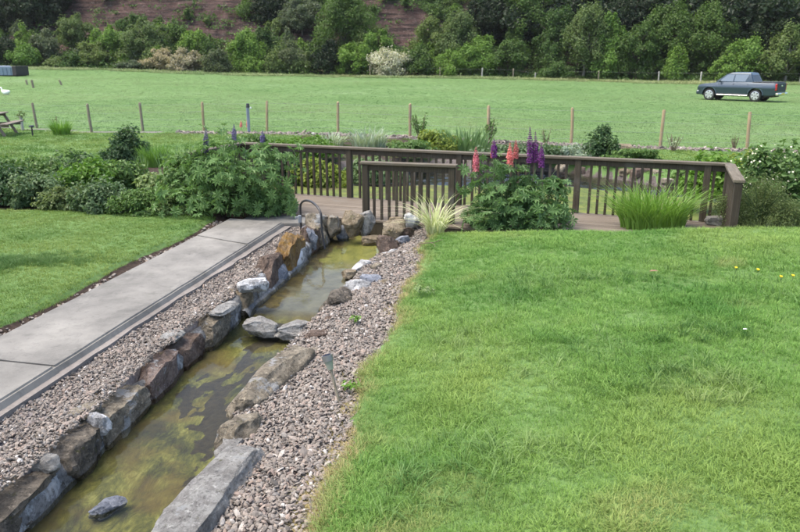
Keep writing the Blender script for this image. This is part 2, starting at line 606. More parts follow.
XS = axis(-400, 400, -4.2, 6.2, 0.07, 1.045)
YS = axis(-110, 500, 3.0, 13.0, 0.07, 1.035)
nx, ny = len(XS), len(YS)
GV = np.zeros((ny, nx, 3), dtype=np.float32)
GA = np.zeros((3, ny, nx), dtype=np.float32)
for j, Y in enumerate(YS):
    for i, X in enumerate(XS):
        z, a, b, c = region(float(X), float(Y))
        GV[j, i] = (X, Y, z)
        GA[:, j, i] = (a, b, c)
idx = np.arange(nx * ny).reshape(ny, nx)
GF = np.stack([idx[:-1, :-1], idx[:-1, 1:], idx[1:, 1:], idx[1:, :-1]], -1).reshape(-1, 4)


def ground_mat():
    t = NT('ground')
    n1 = t.noise(0.12, 5, 0.6)
    n2 = t.noise(14, 6, 0.7)
    n3 = t.noise(1.4, 5, 0.6)
    g = t.ramp(n1, [(0.3, (0.09, 0.16, 0.048)), (0.55, (0.115, 0.195, 0.066)), (0.75, (0.15, 0.225, 0.098))])
    g = t.mix(t.math('MULTIPLY', t.step(n3, 0.45, 0.7), 0.5), g, (0.05, 0.10, 0.02))
    g = t.mix(t.math('MULTIPLY', t.step(n2, 0.5, 0.7), 0.4), g, (0.16, 0.17, 0.07))
    s = t.ramp(n2, [(0.3, (0.025, 0.018, 0.014)), (0.7, (0.07, 0.052, 0.042))])
    v = t.ramp(t.noise(30, 5, 0.7), [(0.3, (0.10, 0.09, 0.088)), (0.7, (0.26, 0.235, 0.225))])
    c = t.mix(t.step(t.math('ADD', t.attr('gravel'), t.math('MULTIPLY', n2, 0.2)), 0.45, 0.7), s, v)
    c = t.mix(t.step(t.math('ADD', t.attr('lawn'), t.math('MULTIPLY', n2, 0.3)), 0.5, 0.75), c, g)
    t.color(c)
    t.rough(0.95)
    t.p.inputs['Specular IOR Level'].default_value = 0.1
    t.bump(t.noise(40, 6, 0.7), 0.6, 0.02)
    return t.m


ground = link('ground', mesh_np('ground', GV.reshape(-1, 3), GF, ground_mat(), True,
              point_attr={'lawn': GA[0].ravel(), 'soil': GA[1].ravel(), 'gravel': GA[2].ravel()}))
tag(ground, kind='structure')


# ------------------------------------------------------------------ hillside with its red-brown cliff
BARE = [(92, 19, 66, 22), (228, 24, 48, 28), (302, 28, 40, 20), (402, 26, 26, 22), (150, 12, 46, 16)]
def bare(X, z, Y):
    px = 400 + X / Y * 742
    row = 60 - (z - H) / Y * 742
    b = 0
    for cx, cy, rx, ry in BARE:
        q = ((px - cx) / rx) ** 2 + ((row - cy) / ry) ** 2
        b = max(b, 1 - q)
    return b + 0.55 * snoise(X * 0.22, z * 0.3, 4.4)


PROF = [(0, 0), (4, 0.5), (10, 3.6), (14, 6.0), (20, 11.4), (26, 13.6), (45, 14.6), (90, 15.5), (200, 16)]
def hill_z(X, Y):
    d = Y - yedge(X)
    if d <= 0: return field_z(X, yedge(X)) - 0.25 + 0.25 * 0
    b = field_z(X, yedge(X))
    s = 1 + 0.16 * snoise(X * 0.045, 1.7)
    z = lerp_tab(PROF, min(199, d * s + 1.6 * snoise(X * 0.11, d * 0.06, 2) * sm(2, 10, d)))
    z += 0.5 * snoise(X * 0.35, d * 0.3, 6) * sm(4, 12, d)
    w = sm(6, 10, d) * sm(34, 26, d)
    zz = z + 0.9 * snoise(X * 0.08, 9.1) + 0.35 * snoise(X * 0.45, 3.3)
    q = (zz / 1.05) % 1.0                                # rock beds: riser then ledge
    z += w * (0.12 + 0.8 * sm(-40, -33, X) * sm(5, -4, X) * sm(-0.35, 0.3, snoise(X * 0.3, z * 0.6))) * (sm(0, 0.85, q) - q) + w * (0.95 * snoise(X * 0.33, d * 0.4, 3) + 0.55 * snoise(X * 0.9, d * 0.8, 8) + 0.3 * snoise(X * 2.1, d * 1.6, 4))
    return b + z - 0.2 * sm(6, 0, d)


HX = np.concatenate([np.arange(-330, -90, 6.0), np.arange(-90, 90, 0.6), np.arange(90, 331, 6.0)])
HD = np.concatenate([np.arange(0, 30, 0.25), np.arange(30, 200, 5.0)])
HV = np.zeros((len(HD), len(HX), 3), dtype=np.float32)
HB = np.zeros((len(HD), len(HX)), dtype=np.float32)
for i, X in enumerate(HX):
    e = yedge(float(X))
    for j, d in enumerate(HD):
        Y = e + float(d)
        z = hill_z(float(X), Y)
        HV[j, i] = (X, Y, z)
        HB[j, i] = bare(float(X), z, Y) if d < 40 else -1
idx = np.arange(len(HX) * len(HD)).reshape(len(HD), len(HX))
HF = np.stack([idx[:-1, :-1], idx[:-1, 1:], idx[1:, 1:], idx[1:, :-1]], -1).reshape(-1, 4)


def hill_mat():
    t = NT('hillside')
    st = t.noise(1.0, 9, 0.7, stretch=(0.25, 0.25, 1.5), dist=1.2)
    r = t.ramp(st, [(0.25, (0.034, 0.021, 0.018)), (0.45, (0.08, 0.05, 0.042)), (0.6, (0.12, 0.08, 0.069)), (0.78, (0.17, 0.132, 0.116))])
    bedl = t.noise(1.0, 6, 0.7, stretch=(0.18, 0.18, 3.2), dist=0.35)
    r = t.mix(t.math('MULTIPLY', t.step(bedl, 0.5, 0.56), 0.85), r, (0.03, 0.024, 0.022))
    r = t.mix(t.math('MULTIPLY', t.step(t.noise(1.1, 9, 0.75), 0.5, 0.66), 0.65), r, (0.055, 0.048, 0.036))
    r = t.mix(t.math('MULTIPLY', t.step(t.noise(2.6, 8, 0.75), 0.54, 0.68), 0.5), r, (0.25, 0.21, 0.19))
    g = t.ramp(t.noise(0.8, 6, 0.7), [(0.3, (0.018, 0.035, 0.012)), (0.7, (0.05, 0.085, 0.025))])
    c = t.mix(t.step(t.math('ADD', t.attr('bare'), t.math('MULTIPLY', t.noise(1.1, 6, 0.7), 0.5)), 0.22, 0.45), g, r)
    t.color(c)
    t.rough(0.95)
    t.p.inputs['Specular IOR Level'].default_value = 0.1
    t.bump(t.math('ADD', st, t.noise(3, 7, 0.7)), 1.0, 0.35)
    return t.m


tag(link('hillside', mesh_np('hillside', HV.reshape(-1, 3), HF, hill_mat(), True, point_attr={'bare': HB.ravel()})), kind='structure')


# ------------------------------------------------------------------ foliage builders
def rand_dirs(n, g=rng):
    v = g.normal(size=(n, 3))
    return v / np.linalg.norm(v, axis=1, keepdims=True)


def leaf_arrays(P, Nn, size, aspect=0.5, g=rng, fold=0.25):
    n = len(P)
    t = rand_dirs(n, g)
    t -= Nn * np.sum(t * Nn, 1, keepdims=True)
    t /= np.linalg.norm(t, axis=1, keepdims=True) + 1e-9
    b = np.cross(Nn, t)
    s = np.asarray(size).reshape(-1, 1) * np.ones((n, 1))
    tip = P + t * s - Nn * s * fold * 0.8
    base = P - t * s * 0.5
    lft = P + b * s * aspect + Nn * s * fold
    rgt = P - b * s * aspect + Nn * s * fold
    V = np.stack([base, rgt, tip, lft], 1).reshape(-1, 3)
    k = np.arange(n)[:, None] * 4
    Fc = np.concatenate([k + np.array([[0, 1, 2]]), k + np.array([[0, 2, 3]])], 1).reshape(-1, 3)
    return V, Fc


def clumpy(n, rx, ry, rz, clumps, spread, g, dome=True, hollow=0.55, stray=0.0):
    """points and outward normals for an uneven crown made of many clumps"""
    d = rand_dirs(clumps, g)
    if dome:
        d[:, 2] = np.abs(d[:, 2]) * 1.0 - 0.08
    rad = g.uniform(hollow, 1.0, (clumps, 1))
    C = d * rad
    own = g.integers(0, clumps, n)
    sz = g.uniform(0.45, 1.5, clumps) * spread
    off = rand_dirs(n, g) * (g.uniform(0.2, 1.0, (n, 1)) ** 0.45) * sz[own][:, None]
    far = g.uniform(0, 1, n) < stray
    off = np.where(far[:, None], off * g.uniform(1.0, 1.9, (n, 1)), off)
    P = C[own] + off
    Nn = off / (np.linalg.norm(off, axis=1, keepdims=True) + 1e-9) * 0.6 + P * 0.5 + np.array([0, 0, 0.6]) + g.normal(size=(n, 3)) * 0.6
    Nn /= np.linalg.norm(Nn, axis=1, keepdims=True) + 1e-9
    tint = g.uniform(0, 1, n) * 0.6 + (g.uniform(0, 0.4, clumps))[own]
    return P * np.array([rx, ry, rz]), Nn, tint


def shrub(name, label, cat, loc, rx, ry, h, n, leaf, m, clumps=26, spread=0.34, aspect=0.5, seed=0, group=None, flowers=None, stems=12):
    g = np.random.default_rng(seed + 101)
    t = thing(name, label, cat, loc, group=group)
    n = int(n * 1.7)
    leaf *= 0.74
    P, Nn, tint = clumpy(n, rx, ry, h * 0.92, clumps, spread, g)
    P[:, 2] = np.minimum(np.abs(P[:, 2]) + 0.02, h * g.uniform(0.75, 1.12, n))
    V, Fc = leaf_arrays(P, Nn, leaf * g.uniform(0.7, 1.3, n), aspect, g)
    V[:, 2] = np.maximum(V[:, 2], 0.0)
    link('foliage', mesh_np('foliage', V, Fc, M[m], False, {'tint': np.repeat(tint, 2)}), None, t)
    ts = []
    for i in range(stems):
        a = g.uniform(0, 2 * math.pi)
        q = g.uniform(0.3, 0.75)
        e = Vector((math.cos(a) * rx * q, math.sin(a) * ry * q, h * g.uniform(0.5, 0.85)))
        ts.append(([Vector((math.cos(a) * rx * 0.1, math.sin(a) * ry * 0.1, -0.05)), e * 0.5 + Vector((0, 0, h * 0.1)), e], [0.012 * h + .004, 0.009 * h + .003, 0.003]))
    link('stems', tubes_mesh('stems', ts, M['stem'], 5), None, t)
    if flowers:
        fm, fn, fs = flowers
        k = g.choice(n, min(n, fn), replace=False)
        k = k[P[k][:, 2] > h * 0.3]
        Pf = P[k] + Nn[k] * leaf * 0.6
        V, Fc = leaf_arrays(Pf, Nn[k], fs, 0.7, g)
        link('flowers', mesh_np('flowers', V, Fc, M[fm], False, {'tint': np.repeat(g.uniform(0, 1, len(k)), 2)}), None, t)
    return t


def blade_arrays(n, radius, h, w, lean, g, segs=3, flat=0.0):
    a = g.uniform(0, 2 * math.pi, n)
    r = radius * np.sqrt(g.uniform(0, 1, n))
    base = np.stack([np.cos(a) * r, np.sin(a) * r, np.zeros(n) - 0.01], 1)
    az = a * 0.6 * (radius > 0) + g.uniform(0, 2 * math.pi, n) * 0.7 if radius == 0 else a + g.normal(size=n) * 0.7
    hh = h * g.uniform(0.55, 1.1, n)
    le = lean * g.uniform(0.3, 1.4, n)
    d = np.stack([np.cos(az), np.sin(az), np.zeros(n)], 1)
    s = np.stack([-np.sin(az), np.cos(az), np.zeros(n)], 1)
    tw = g.uniform(-0.9, 0.9, n)[:, None]
    s = s * np.cos(tw) + d * np.sin(tw)
    rows = []
    for k in range(segs + 1):
        t = k / segs
        c = base + d * (hh * le * t ** 1.8)[:, None]
        c[:, 2] += hh * (t - 0.45 * np.minimum(le, 1.3) * t ** 2.6)
        ww = w * (1 - t ** 1.7) * (0.75 + 0.5 * t) * g.uniform(0.7, 1.2, n)
        if k < segs:
            rows.append(np.stack([c - s * ww[:, None] * 0.5, c + s * ww[:, None] * 0.5], 1))
        else:
            rows.append(c[:, None, :])
    V = np.concatenate(rows, 1)
    per = 2 * segs + 1
    f = []
    for k in range(segs - 1):
        a0 = 2 * k
        f += [(a0, a0 + 1, a0 + 3), (a0, a0 + 3, a0 + 2)]
    f.append((2 * segs - 2, 2 * segs - 1, 2 * segs))
    f = np.array(f)
    Fc = (np.arange(n)[:, None, None] * per + f[None]).reshape(-1, 3)
    return V.reshape(-1, 3), Fc, len(f)


def blades(name, label, cat, loc, radius, h, w, n, lean, m, seed=0, group=None, segs=4, sx=1.0):
    g = np.random.default_rng(seed + 303)
    V, Fc, per = blade_arrays(n, radius, h, w, lean, g, segs)
    V[:, 0] *= sx
    me = mesh_np(name, V, Fc, M[m], False, {'tint': np.repeat(g.uniform(0, 1, n), per)})
    return tag(link(name, me, loc=loc), label, cat, group)


def tree(name, label, cat, loc, h, r, m, n, leaf=0.2, trunk=0.22, seed=0, bark='bark', group=None, clumps=34, spread=0.27, low=0.12, ry=None):
    """trunk with limbs, crown of leaf-sized faces with uneven outline"""
    g = np.random.default_rng(seed + 17)
    t = thing(name, label, cat, loc, group=group)
    ch = h * (1 - low) / 2
    cz = h * low + ch
    P, Nn, tint = clumpy(n, r, ry or r, ch, clumps, spread, g, dome=False, hollow=0.35, stray=0.3)
    taper = 1.0 - 0.28 * np.clip(P[:, 2:3] / ch, -0.6, 1)
    P[:, :2] *= taper[:, :2] if taper.shape[1] > 1 else taper
    P[:, 2] += cz
    P[:, 2] = np.maximum(P[:, 2], 0.05)
    V, Fc = leaf_arrays(P, Nn, leaf * g.uniform(0.7, 1.35, n), 0.5, g)
    link('crown', mesh_np('crown', V, Fc, M[m], False, {'tint': np.repeat(tint, 2)}), None, t)
    b = trunk * 0.5
    lean = Vector((g.normal() * 0.05 * h, g.normal() * 0.05 * h, 0))
    top = lean + Vector((0, 0, h * 0.82))
    ts = [([Vector((0, 0, -0.3)), lean * 0.2 + Vector((0, 0, h * 0.2)), lean * 0.6 + Vector((0, 0, h * 0.5)), top], [b * 1.3, b, b * 0.6, b * 0.15])]
    for k in range(9):
        a, q = g.uniform(0, 2 * math.pi), g.uniform(0.16, 0.6)
        s = lean * q + Vector((0, 0, h * q))
        e = Vector((math.cos(a) * r * 0.8, math.sin(a) * r * 0.8, h * min(0.92, q + g.uniform(0.15, 0.35))))
        ts.append(([s, s.lerp(e, 0.5) + Vector((0, 0, 0.04 * h)), e], [b * 0.5, b * 0.3, b * 0.08]))
    link('trunk', tubes_mesh('trunk', ts, M[bark], 6), None, t)
    return t


def scatter(name, P, rz, sc, dry, protos, kind='stuff', label=None, tilt=None):
    """one mesh of points; geometry nodes put a grass tuft on each"""
    me = bpy.data.meshes.new(name)
    n = len(P)
    me.vertices.add(n)
    me.vertices.foreach_set('co', np.asarray(P, dtype=np.float32).ravel())
    for nm, arr in (('rz', rz), ('sc', sc), ('dry', dry)):
        a = me.attributes.new(nm, 'FLOAT', 'POINT')
        a.data.foreach_set('value', np.asarray(arr, dtype=np.float32))
    a = me.attributes.new('pick', 'INT', 'POINT')
    a.data.foreach_set('value', rng.integers(0, len(protos), n).astype(np.int32))
    o = bpy.data.objects.new(name, me)
    col.objects.link(o)
    o['kind'] = kind
    ng = bpy.data.node_groups.new(name, 'GeometryNodeTree')
    ng.interface.new_socket('Geometry', in_out='INPUT', socket_type='NodeSocketGeometry')
    ng.interface.new_socket('Geometry', in_out='OUTPUT', socket_type='NodeSocketGeometry')
    N, L = ng.nodes, ng.links
    gi, go = N.new('NodeGroupInput'), N.new('NodeGroupOutput')
    g2i = N.new('GeometryNodeGeometryToInstance')
    for p in protos[::-1]:
        oi = N.new('GeometryNodeObjectInfo')
        oi.inputs['Object'].default_value = p
        L.new(oi.outputs['Geometry'], g2i.inputs[0])
    iop = N.new('GeometryNodeInstanceOnPoints')
    iop.inputs['Pick Instance'].default_value = True
    def na(nm, typ='FLOAT'):
        x = N.new('GeometryNodeInputNamedAttribute')
        x.data_type = typ
        x.inputs['Name'].default_value = nm
        return x.outputs['Attribute']
    cx = N.new('ShaderNodeCombineXYZ')
    L.new(na('rz'), cx.inputs[2])
    e2r = N.new('FunctionNodeEulerToRotation')
    L.new(cx.outputs[0], e2r.inputs[0])
    L.new(gi.outputs[0], iop.inputs['Points'])
    L.new(g2i.outputs[0], iop.inputs['Instance'])
    L.new(na('pick', 'INT'), iop.inputs['Instance Index'])
    L.new(e2r.outputs[0], iop.inputs['Rotation'])
    L.new(na('sc'), iop.inputs['Scale'])
    L.new(iop.outputs[0], go.inputs[0])
    md = o.modifiers.new('scatter', 'NODES')
    md.node_group = ng
    return o


def tuft_protos(name, k, n, radius, h, w, lean, m, segs=3):
    out = []
    for i in range(k):
        g = np.random.default_rng(900 + i + n)
        V, Fc, per = blade_arrays(n, radius, h, w, lean, g, segs)
        out.append(bpy.data.objects.new(name, mesh_np(name, V, Fc, M[m], False)))
    return out


# ------------------------------------------------------------------ lawns and field grass
def grass_points(x0, x1, y0, y1, step, test, seed, grow=0.0):
    g = np.random.default_rng(seed)
    pts = []
    Y = y0
    while Y < y1:
        st = step * (1 + grow * max(0.0, Y - y0))
        n = int((x1 - x0) / st)
        xs = x0 + (np.arange(n) + g.uniform(-0.5, 0.5, n) + 0.5) * st
        ys = Y + g.uniform(-0.5, 0.5, n) * st
        for X, yy in zip(xs, ys):
            if abs(X) > 0.60 * yy + 3.2: continue
            r = test(float(X), float(yy))
            if r is not None: pts.append((X, yy, r[0], r[1]))
        Y += st
    return np.array(pts)


def lawn_test(X, Y):
    z, lw, s, gv = region(X, Y)
    if lw < 0.5: return None
    d = X - xge(Y)
    dry = 0.0
    if d >= 0:
        dry = 1.0 * sm(0.24 + 0.14 * snoise(X, Y * 2.0), 0.03, d) * (0.6 + 0.4 * sm(-0.2, 0.3, snoise(Y * 1.1, 7.7)))
        dry = max(dry, 0.34 * sm(0.4, 0.7, snoise(X * 1.3, Y * 1.1, 8)))
        dry = max(dry, 0.6 * sm(5.2, 3.6, Y) * sm(1.2, 0.1, d) * sm(0.0, 0.4, snoise(X * 2.3, Y * 2.3, 5)))
    elif Y < 13:
        dry = 0.25 * sm(0.3, 0.6, snoise(X * 0.9, Y * 1.2, 2))
    return z, dry


def do_lawn(name, x0, x1, y0, y1, step, protos, smin, smax, seed, test=lawn_test, grow=0.0, var=0.35):
    A = grass_points(x0, x1, y0, y1, step, test, seed, grow)
    n = len(A)
    g = np.random.default_rng(seed + 5)
    sc = g.uniform(smin, smax, n)
    for i in range(n):
        sc[i] *= 1 + var * snoise(A[i, 0] * 1.7, A[i, 1] * 1.7, 11) * 1.6
    dry = np.clip(A[:, 3] * g.uniform(0.4, 1.4, n), 0, 1)
    return scatter(name, A[:, :3], g.uniform(0, 6.28, n), np.maximum(sc, 0.25), dry, protos)


near_tuft = tuft_protos('grass_tuft', 5, 34, 0.045, 0.062, 0.0042, 0.75, 'grass_lush')
do_lawn('lawn_grass', -0.7, 10.5, 1.6, 10.9, 0.042, near_tuft, 0.7, 1.25, 1, grow=0.05)
straw_tuft = tuft_protos('grass_tuft', 3, 26, 0.05, 0.05, 0.004, 1.3, 'grass_lush')
gs = np.random.default_rng(91)
SP = []
for _ in range(3000):
    Yy = gs.uniform(3.2, 10.0)
    dd = gs.normal() * 0.032
    if snoise(Yy * 0.9, 3.1) + 0.5 * snoise(Yy * 3, 1.1) < -0.12: continue
    SP.append((xge(Yy) + dd, Yy, region(xge(Yy) + dd, Yy)[0]))
SP = np.array(SP)
scatter('lawn_edge_straw', SP, gs.uniform(0, 6.28, len(SP)), gs.uniform(0.6, 1.2, len(SP)), np.clip(gs.normal(0.95, 0.2, len(SP)), 0, 1), straw_tuft)
left_tuft = tuft_protos('grass_tuft', 4, 34, 0.06, 0.05, 0.0055, 0.6, 'grass')
do_lawn('lawn_grass', -11.0, -2.6, 4.6, 14.5, 0.06, left_tuft, 0.7, 1.15, 2, grow=0.03, var=0.15)


def mid_test(X, Y):
    if Y > yfence(X) - 0.5 or (Y < 13.6 and X < 6.2): return None
    z, lw, s, gv = region(X, Y)
    if lw < 0.2 or (lw < 0.5 and snoise(X * 2, Y * 2) < 0.1): return None
    return z, 0.2 * sm(0.1, 0.6, snoise(X * 0.5, Y * 0.5))


mid_tuft = tuft_protos('grass_tuft', 3, 26, 0.12, 0.07, 0.012, 0.6, 'grass')
do_lawn('lawn_grass', -20, 16, 9.5, 28.5, 0.15, mid_tuft, 0.8, 1.2, 3, test=mid_test)


def field_test(X, Y):
    if Y < yfence(X) - 0.35 or Y > yedge(X) + 3: return None
    return field_z(X, Y), 0.35 * sm(0.0, 0.5, snoise(X * 0.07, Y * 0.09, 2))


field_tuft = tuft_protos('grass_tuft', 4, 46, 0.26, 0.06, 0.016, 1.1, 'grass_field')
do_lawn('field_grass', -75, 62, 20.0, 108, 0.27, field_tuft, 0.6, 1.2, 4, test=field_test, grow=0.022)
verge_tuft = tuft_protos('grass_tuft', 3, 40, 0.4, 0.42, 0.035, 0.9, 'grass_verge')


def verge_test(X, Y):
    d = yedge(X) - Y
    if d > 7 or d < -5: return None
    if d > 2.5 and snoise(X * 0.2, Y * 0.4) < 0.05: return None
    return (field_z(X, Y) if d > 0 else hill_z(X, Y)), 0.3


do_lawn('field_verge_grass', -70, 60, 76, 108, 0.55, verge_tuft, 0.7, 1.2, 5, test=verge_test)

# ------------------------------------------------------------------ concrete path beside the stream
def prism(name, poly, z0, z1, m, parent=None, bevel=0.0, wear=0.0, seed=0, flare=0.0):
    bm = bmesh.new()
    lo = [bm.verts.new((x + (flare if i in (1, 2) else 0), y, z0)) for i, (x, y) in enumerate(poly)]
    hi = [bm.verts.new((x, y, z1)) for x, y in poly]
    n = len(poly)
    bm.faces.new(lo[::-1])
    top = bm.faces.new(hi)
    for i in range(n):
        bm.faces.new((lo[i], lo[(i + 1) % n], hi[(i + 1) % n], hi[i]))
    bmesh.ops.recalc_face_normals(bm, faces=bm.faces)
    if bevel:
        bmesh.ops.bevel(bm, geom=list(top.edges), offset=bevel, segments=2, affect='EDGES')
    if wear:
        es = [e for e in bm.edges if e.calc_length() > 0.3]
        bmesh.ops.subdivide_edges(bm, edges=es, cuts=14, use_grid_fill=True)
        for v in bm.verts:
            q = noise.noise_vector(v.co * 4 + Vector((seed, 0, 0)))
            v.co.x += q.x * wear
            v.co.y += q.y * wear
            v.co.z += q.z * wear * 0.3
    return link(name, from_bm(name, bm, None, 35), m, parent)


path = bpy.data.objects.new("path", None); col.objects.link(path); path["kind"] = "structure"
cuts = [(2.2, 2.2), (5.86, 5.66), (10.40, 9.86), (11.62, 11.31)]
for i in range(3):
    (a, b), (c, d) = cuts[i], cuts[i + 1]
    e = 0.006
    prism('slab', [(xpl(a), a + e), (xpr(b), b + e), (xpr(d), d - e), (xpl(c), c - e)], -0.15 + 0.001 * i, 0.0 - 0.005 * (i % 2), M['concrete'], path, 0.016, 0.010, i, 0.085)
prism('slab', [(-2.62, 11.64), (-1.86, 11.34), (-1.30, 11.42), (-1.36, 12.05), (-2.5, 12.42)], -0.16, -0.035, M['concrete'], path, 0.012, 0.008, 9)
sc_poly = []
for k in range(40):
    Y = 2.4 + k * 0.228
    sc_poly.append((xpr(Y) + 0.10 + 0.05 * snoise(Y * 2.3, 1) + 0.02 * snoise(Y * 9, 2) + 0.03 * sm(8, 10, Y), Y))
prism('screed', [(xpr(2.4) + 0.001, 2.4)] + sc_poly + [(xpr(sc_poly[-1][1]) + 0.001, sc_poly[-1][1])], -0.17, -0.062, M['screed'], path)

# ------------------------------------------------------------------ stones
def stone_mesh(name, dx, dy, dz, seed, m, cuts=6, rough=0.10, planes=9, keep=0.8, peak=None):
    g = random.Random(seed)
    bm = bmesh.new()
    bmesh.ops.create_cube(bm, size=2.0)
    bmesh.ops.subdivide_edges(bm, edges=bm.edges[:], cuts=cuts, use_grid_fill=True)
    pl = []
    for i in range(planes):
        d = Vector((g.gauss(0, 1), g.gauss(0, 1), g.gauss(0, 0.8))).normalized()
        pl.append((d, g.uniform(keep, keep + 0.35)))
    off = Vector((seed * 3.1, seed * 1.7, seed * 0.9))
    for v in bm.verts:
        c = v.co
        s = c.length / max(abs(c.x), abs(c.y), abs(c.z))
        c = c / (s ** 0.35)
        for d, q in pl:
            e = c.dot(d) - q
            if e > 0: c = c - d * e
        if peak:
            c.z *= 1 - peak * max(0, c.z) * min(1, abs(c.x * 0.8 + 0.15))
        c = c + noise.noise_vector(c * 1.3 + off) * rough * 1.4 + noise.noise_vector(c * 4 + off) * rough * 0.5 + noise.noise_vector(c * 9 + off) * rough * 0.32 + noise.noise_vector(c * 19 + off) * rough * 0.2
        v.co = Vector((c.x * dx / 2, c.y * dy / 2, c.z * dz / 2))
    return from_bm(name, bm, M[m], 32)


def stone(parent, dims, loc, rz, m, seed, name='stone', tilt=(0, 0), **kw):
    o = link(name, stone_mesh(name, *dims, seed, m, **kw), None, parent, loc)
    o.rotation_euler = (R(tilt[0]), R(tilt[1]), rz)
    return o


wall = thing('stone_wall', 'low mortared wall of rough grey, brown and golden stones along the left side of the stream', 'stone wall')
WDIR = math.atan2(1, 0.118)             # direction of the wall along +Y
#      y0    y1    top   thickness material  peak seed
WST = [(3.30, 4.36, -0.06, 0.42, 'stone_dark', None, 1), (4.40, 4.84, -0.03, 0.40, 'stone_dark', 0.15, 2), (4.88, 5.58, -0.05, 0.36, 'stone_grey', None, 3),
       (5.62, 6.32, -0.01, 0.22, 'stone_red', 0.35, 4), (6.34, 6.78, -0.04, 0.26, 'stone_brown', None, 5), (6.82, 7.66, -0.03, 0.34, 'stone_grey', None, 6),
       (7.68, 8.06, 0.02, 0.26, 'stone_tan', 0.3, 7), (8.10, 8.52, -0.03, 0.24, 'stone_pale', None, 8), (8.46, 9.22, 0.16, 0.24, 'stone_brown', 0.2, 9),
       (9.22, 10.08, 0.24, 0.24, 'stone_gold', 0.45, 10), (10.26, 10.66, 0.16, 0.24, 'stone_brown', 0.2, 11), (10.66, 11.2, 0.12, 0.28, 'stone_grey', 0.2, 12)]
for y0, y1, top, th, m, pk, sd_ in WST:
    yc = (y0 + y1) / 2
    dz = top + 0.50
    top -= 0.035
    o = stone(wall, (y1 - y0 + 0.10, th + 0.04, dz), (xwl(yc) - th / 2 + 0.01, yc, top - dz / 2), WDIR, m, sd_, peak=pk, cuts=20, rough=0.12, keep=0.84)
# caps and low stones set in front of the wall foot
for (px, py, z, dims, rz, m, sd_) in [(252, 281, 0.09, (0.36, 0.24, 0.14), 0.4, 'stone_white', 21), (224, 306, 0.0, (0.42, 0.2, 0.07), 1.3, 'stone_pale', 22),
                                      (85, 408, -0.04, (0.26, 0.16, 0.09), 1.2, 'stone_grey', 23), (172, 334, -0.02, (0.26, 0.17, 0.07), 1.2, 'stone_pale', 24),
                                      (46, 457, -0.05, (0.15, 0.2, 0.10), 1.4, 'stone_pale', 26),
                                      (98, 417, -0.07, (0.10, 0.2, 0.16), 1.4, 'stone_white', 28), (43, 470, -0.14, (0.10, 0.14, 0.2), 1.4, 'stone_slate', 29)]:
    x, y = at(px, py, z)
    stone(wall, dims, (x, y, z - dims[2] * 0.35), rz, m, sd_)
stone(wall, (0.5, 0.12, 0.24), (xwl(9.7) - 0.0, 9.72, -0.16), WDIR, 'stone_white', 25)
stone(wall, (0.34, 0.12, 0.24), (xwl(8.95) + 0.0, 8.97, -0.18), WDIR, 'stone_slate', 27)


def ribbon_solid(name, ys, xfun, width, ztop, zbot, m, parent, seed, amp=0.03):
    V, Fc = [], []
    ztf = ztop if callable(ztop) else (lambda y, z0=ztop: z0)
    ztop = 0.0
    prof = [(-width / 2, zbot), (-width / 2 * 0.9, ztop - 0.03), (-width * 0.15, ztop), (width * 0.2, ztop - 0.005), (width / 2 * 0.95, ztop - 0.06), (width / 2, zbot)]
    n = len(prof)
    for i, y in enumerate(ys):
        for j, (a, z) in enumerate(prof):
            q = noise.noise_vector(Vector((a * 9, y * 5, z * 9 + seed)))
            q2 = noise.noise_vector(Vector((a * 3, y * 1.6, seed)))
            V.append((xfun(y) + a + (q.x + q2.x) * amp, y + q.y * amp, (z + ztf(y) if z > zbot else z) + (q.z * 0.8 + q2.z) * amp * (1 if 0 < j < n - 1 else 0.2)))
    for i in range(len(ys) - 1):
        for j in range(n - 1):
            Fc.append((i * n + j, i * n + j + 1, (i + 1) * n + j + 1, (i + 1) * n + j))
    return link(name, mesh_np(name, np.array(V), np.array(Fc), m, True), None, parent)


ribbon_solid('mortar', np.arange(3.0, 11.3, 0.05), lambda y: xwl(y) - 0.09, 0.17, lambda y: -0.14 + 0.09 * sm(6.6, 8.0, y), -0.6, M['mortar'], wall, 3, 0.035)
ribbon_solid('mortar_footing', np.arange(7.6, 9.9, 0.05), lambda y: xwl(y) + 0.02, 0.12, -0.2, -0.6, M['mortar'], wall, 6, 0.015)

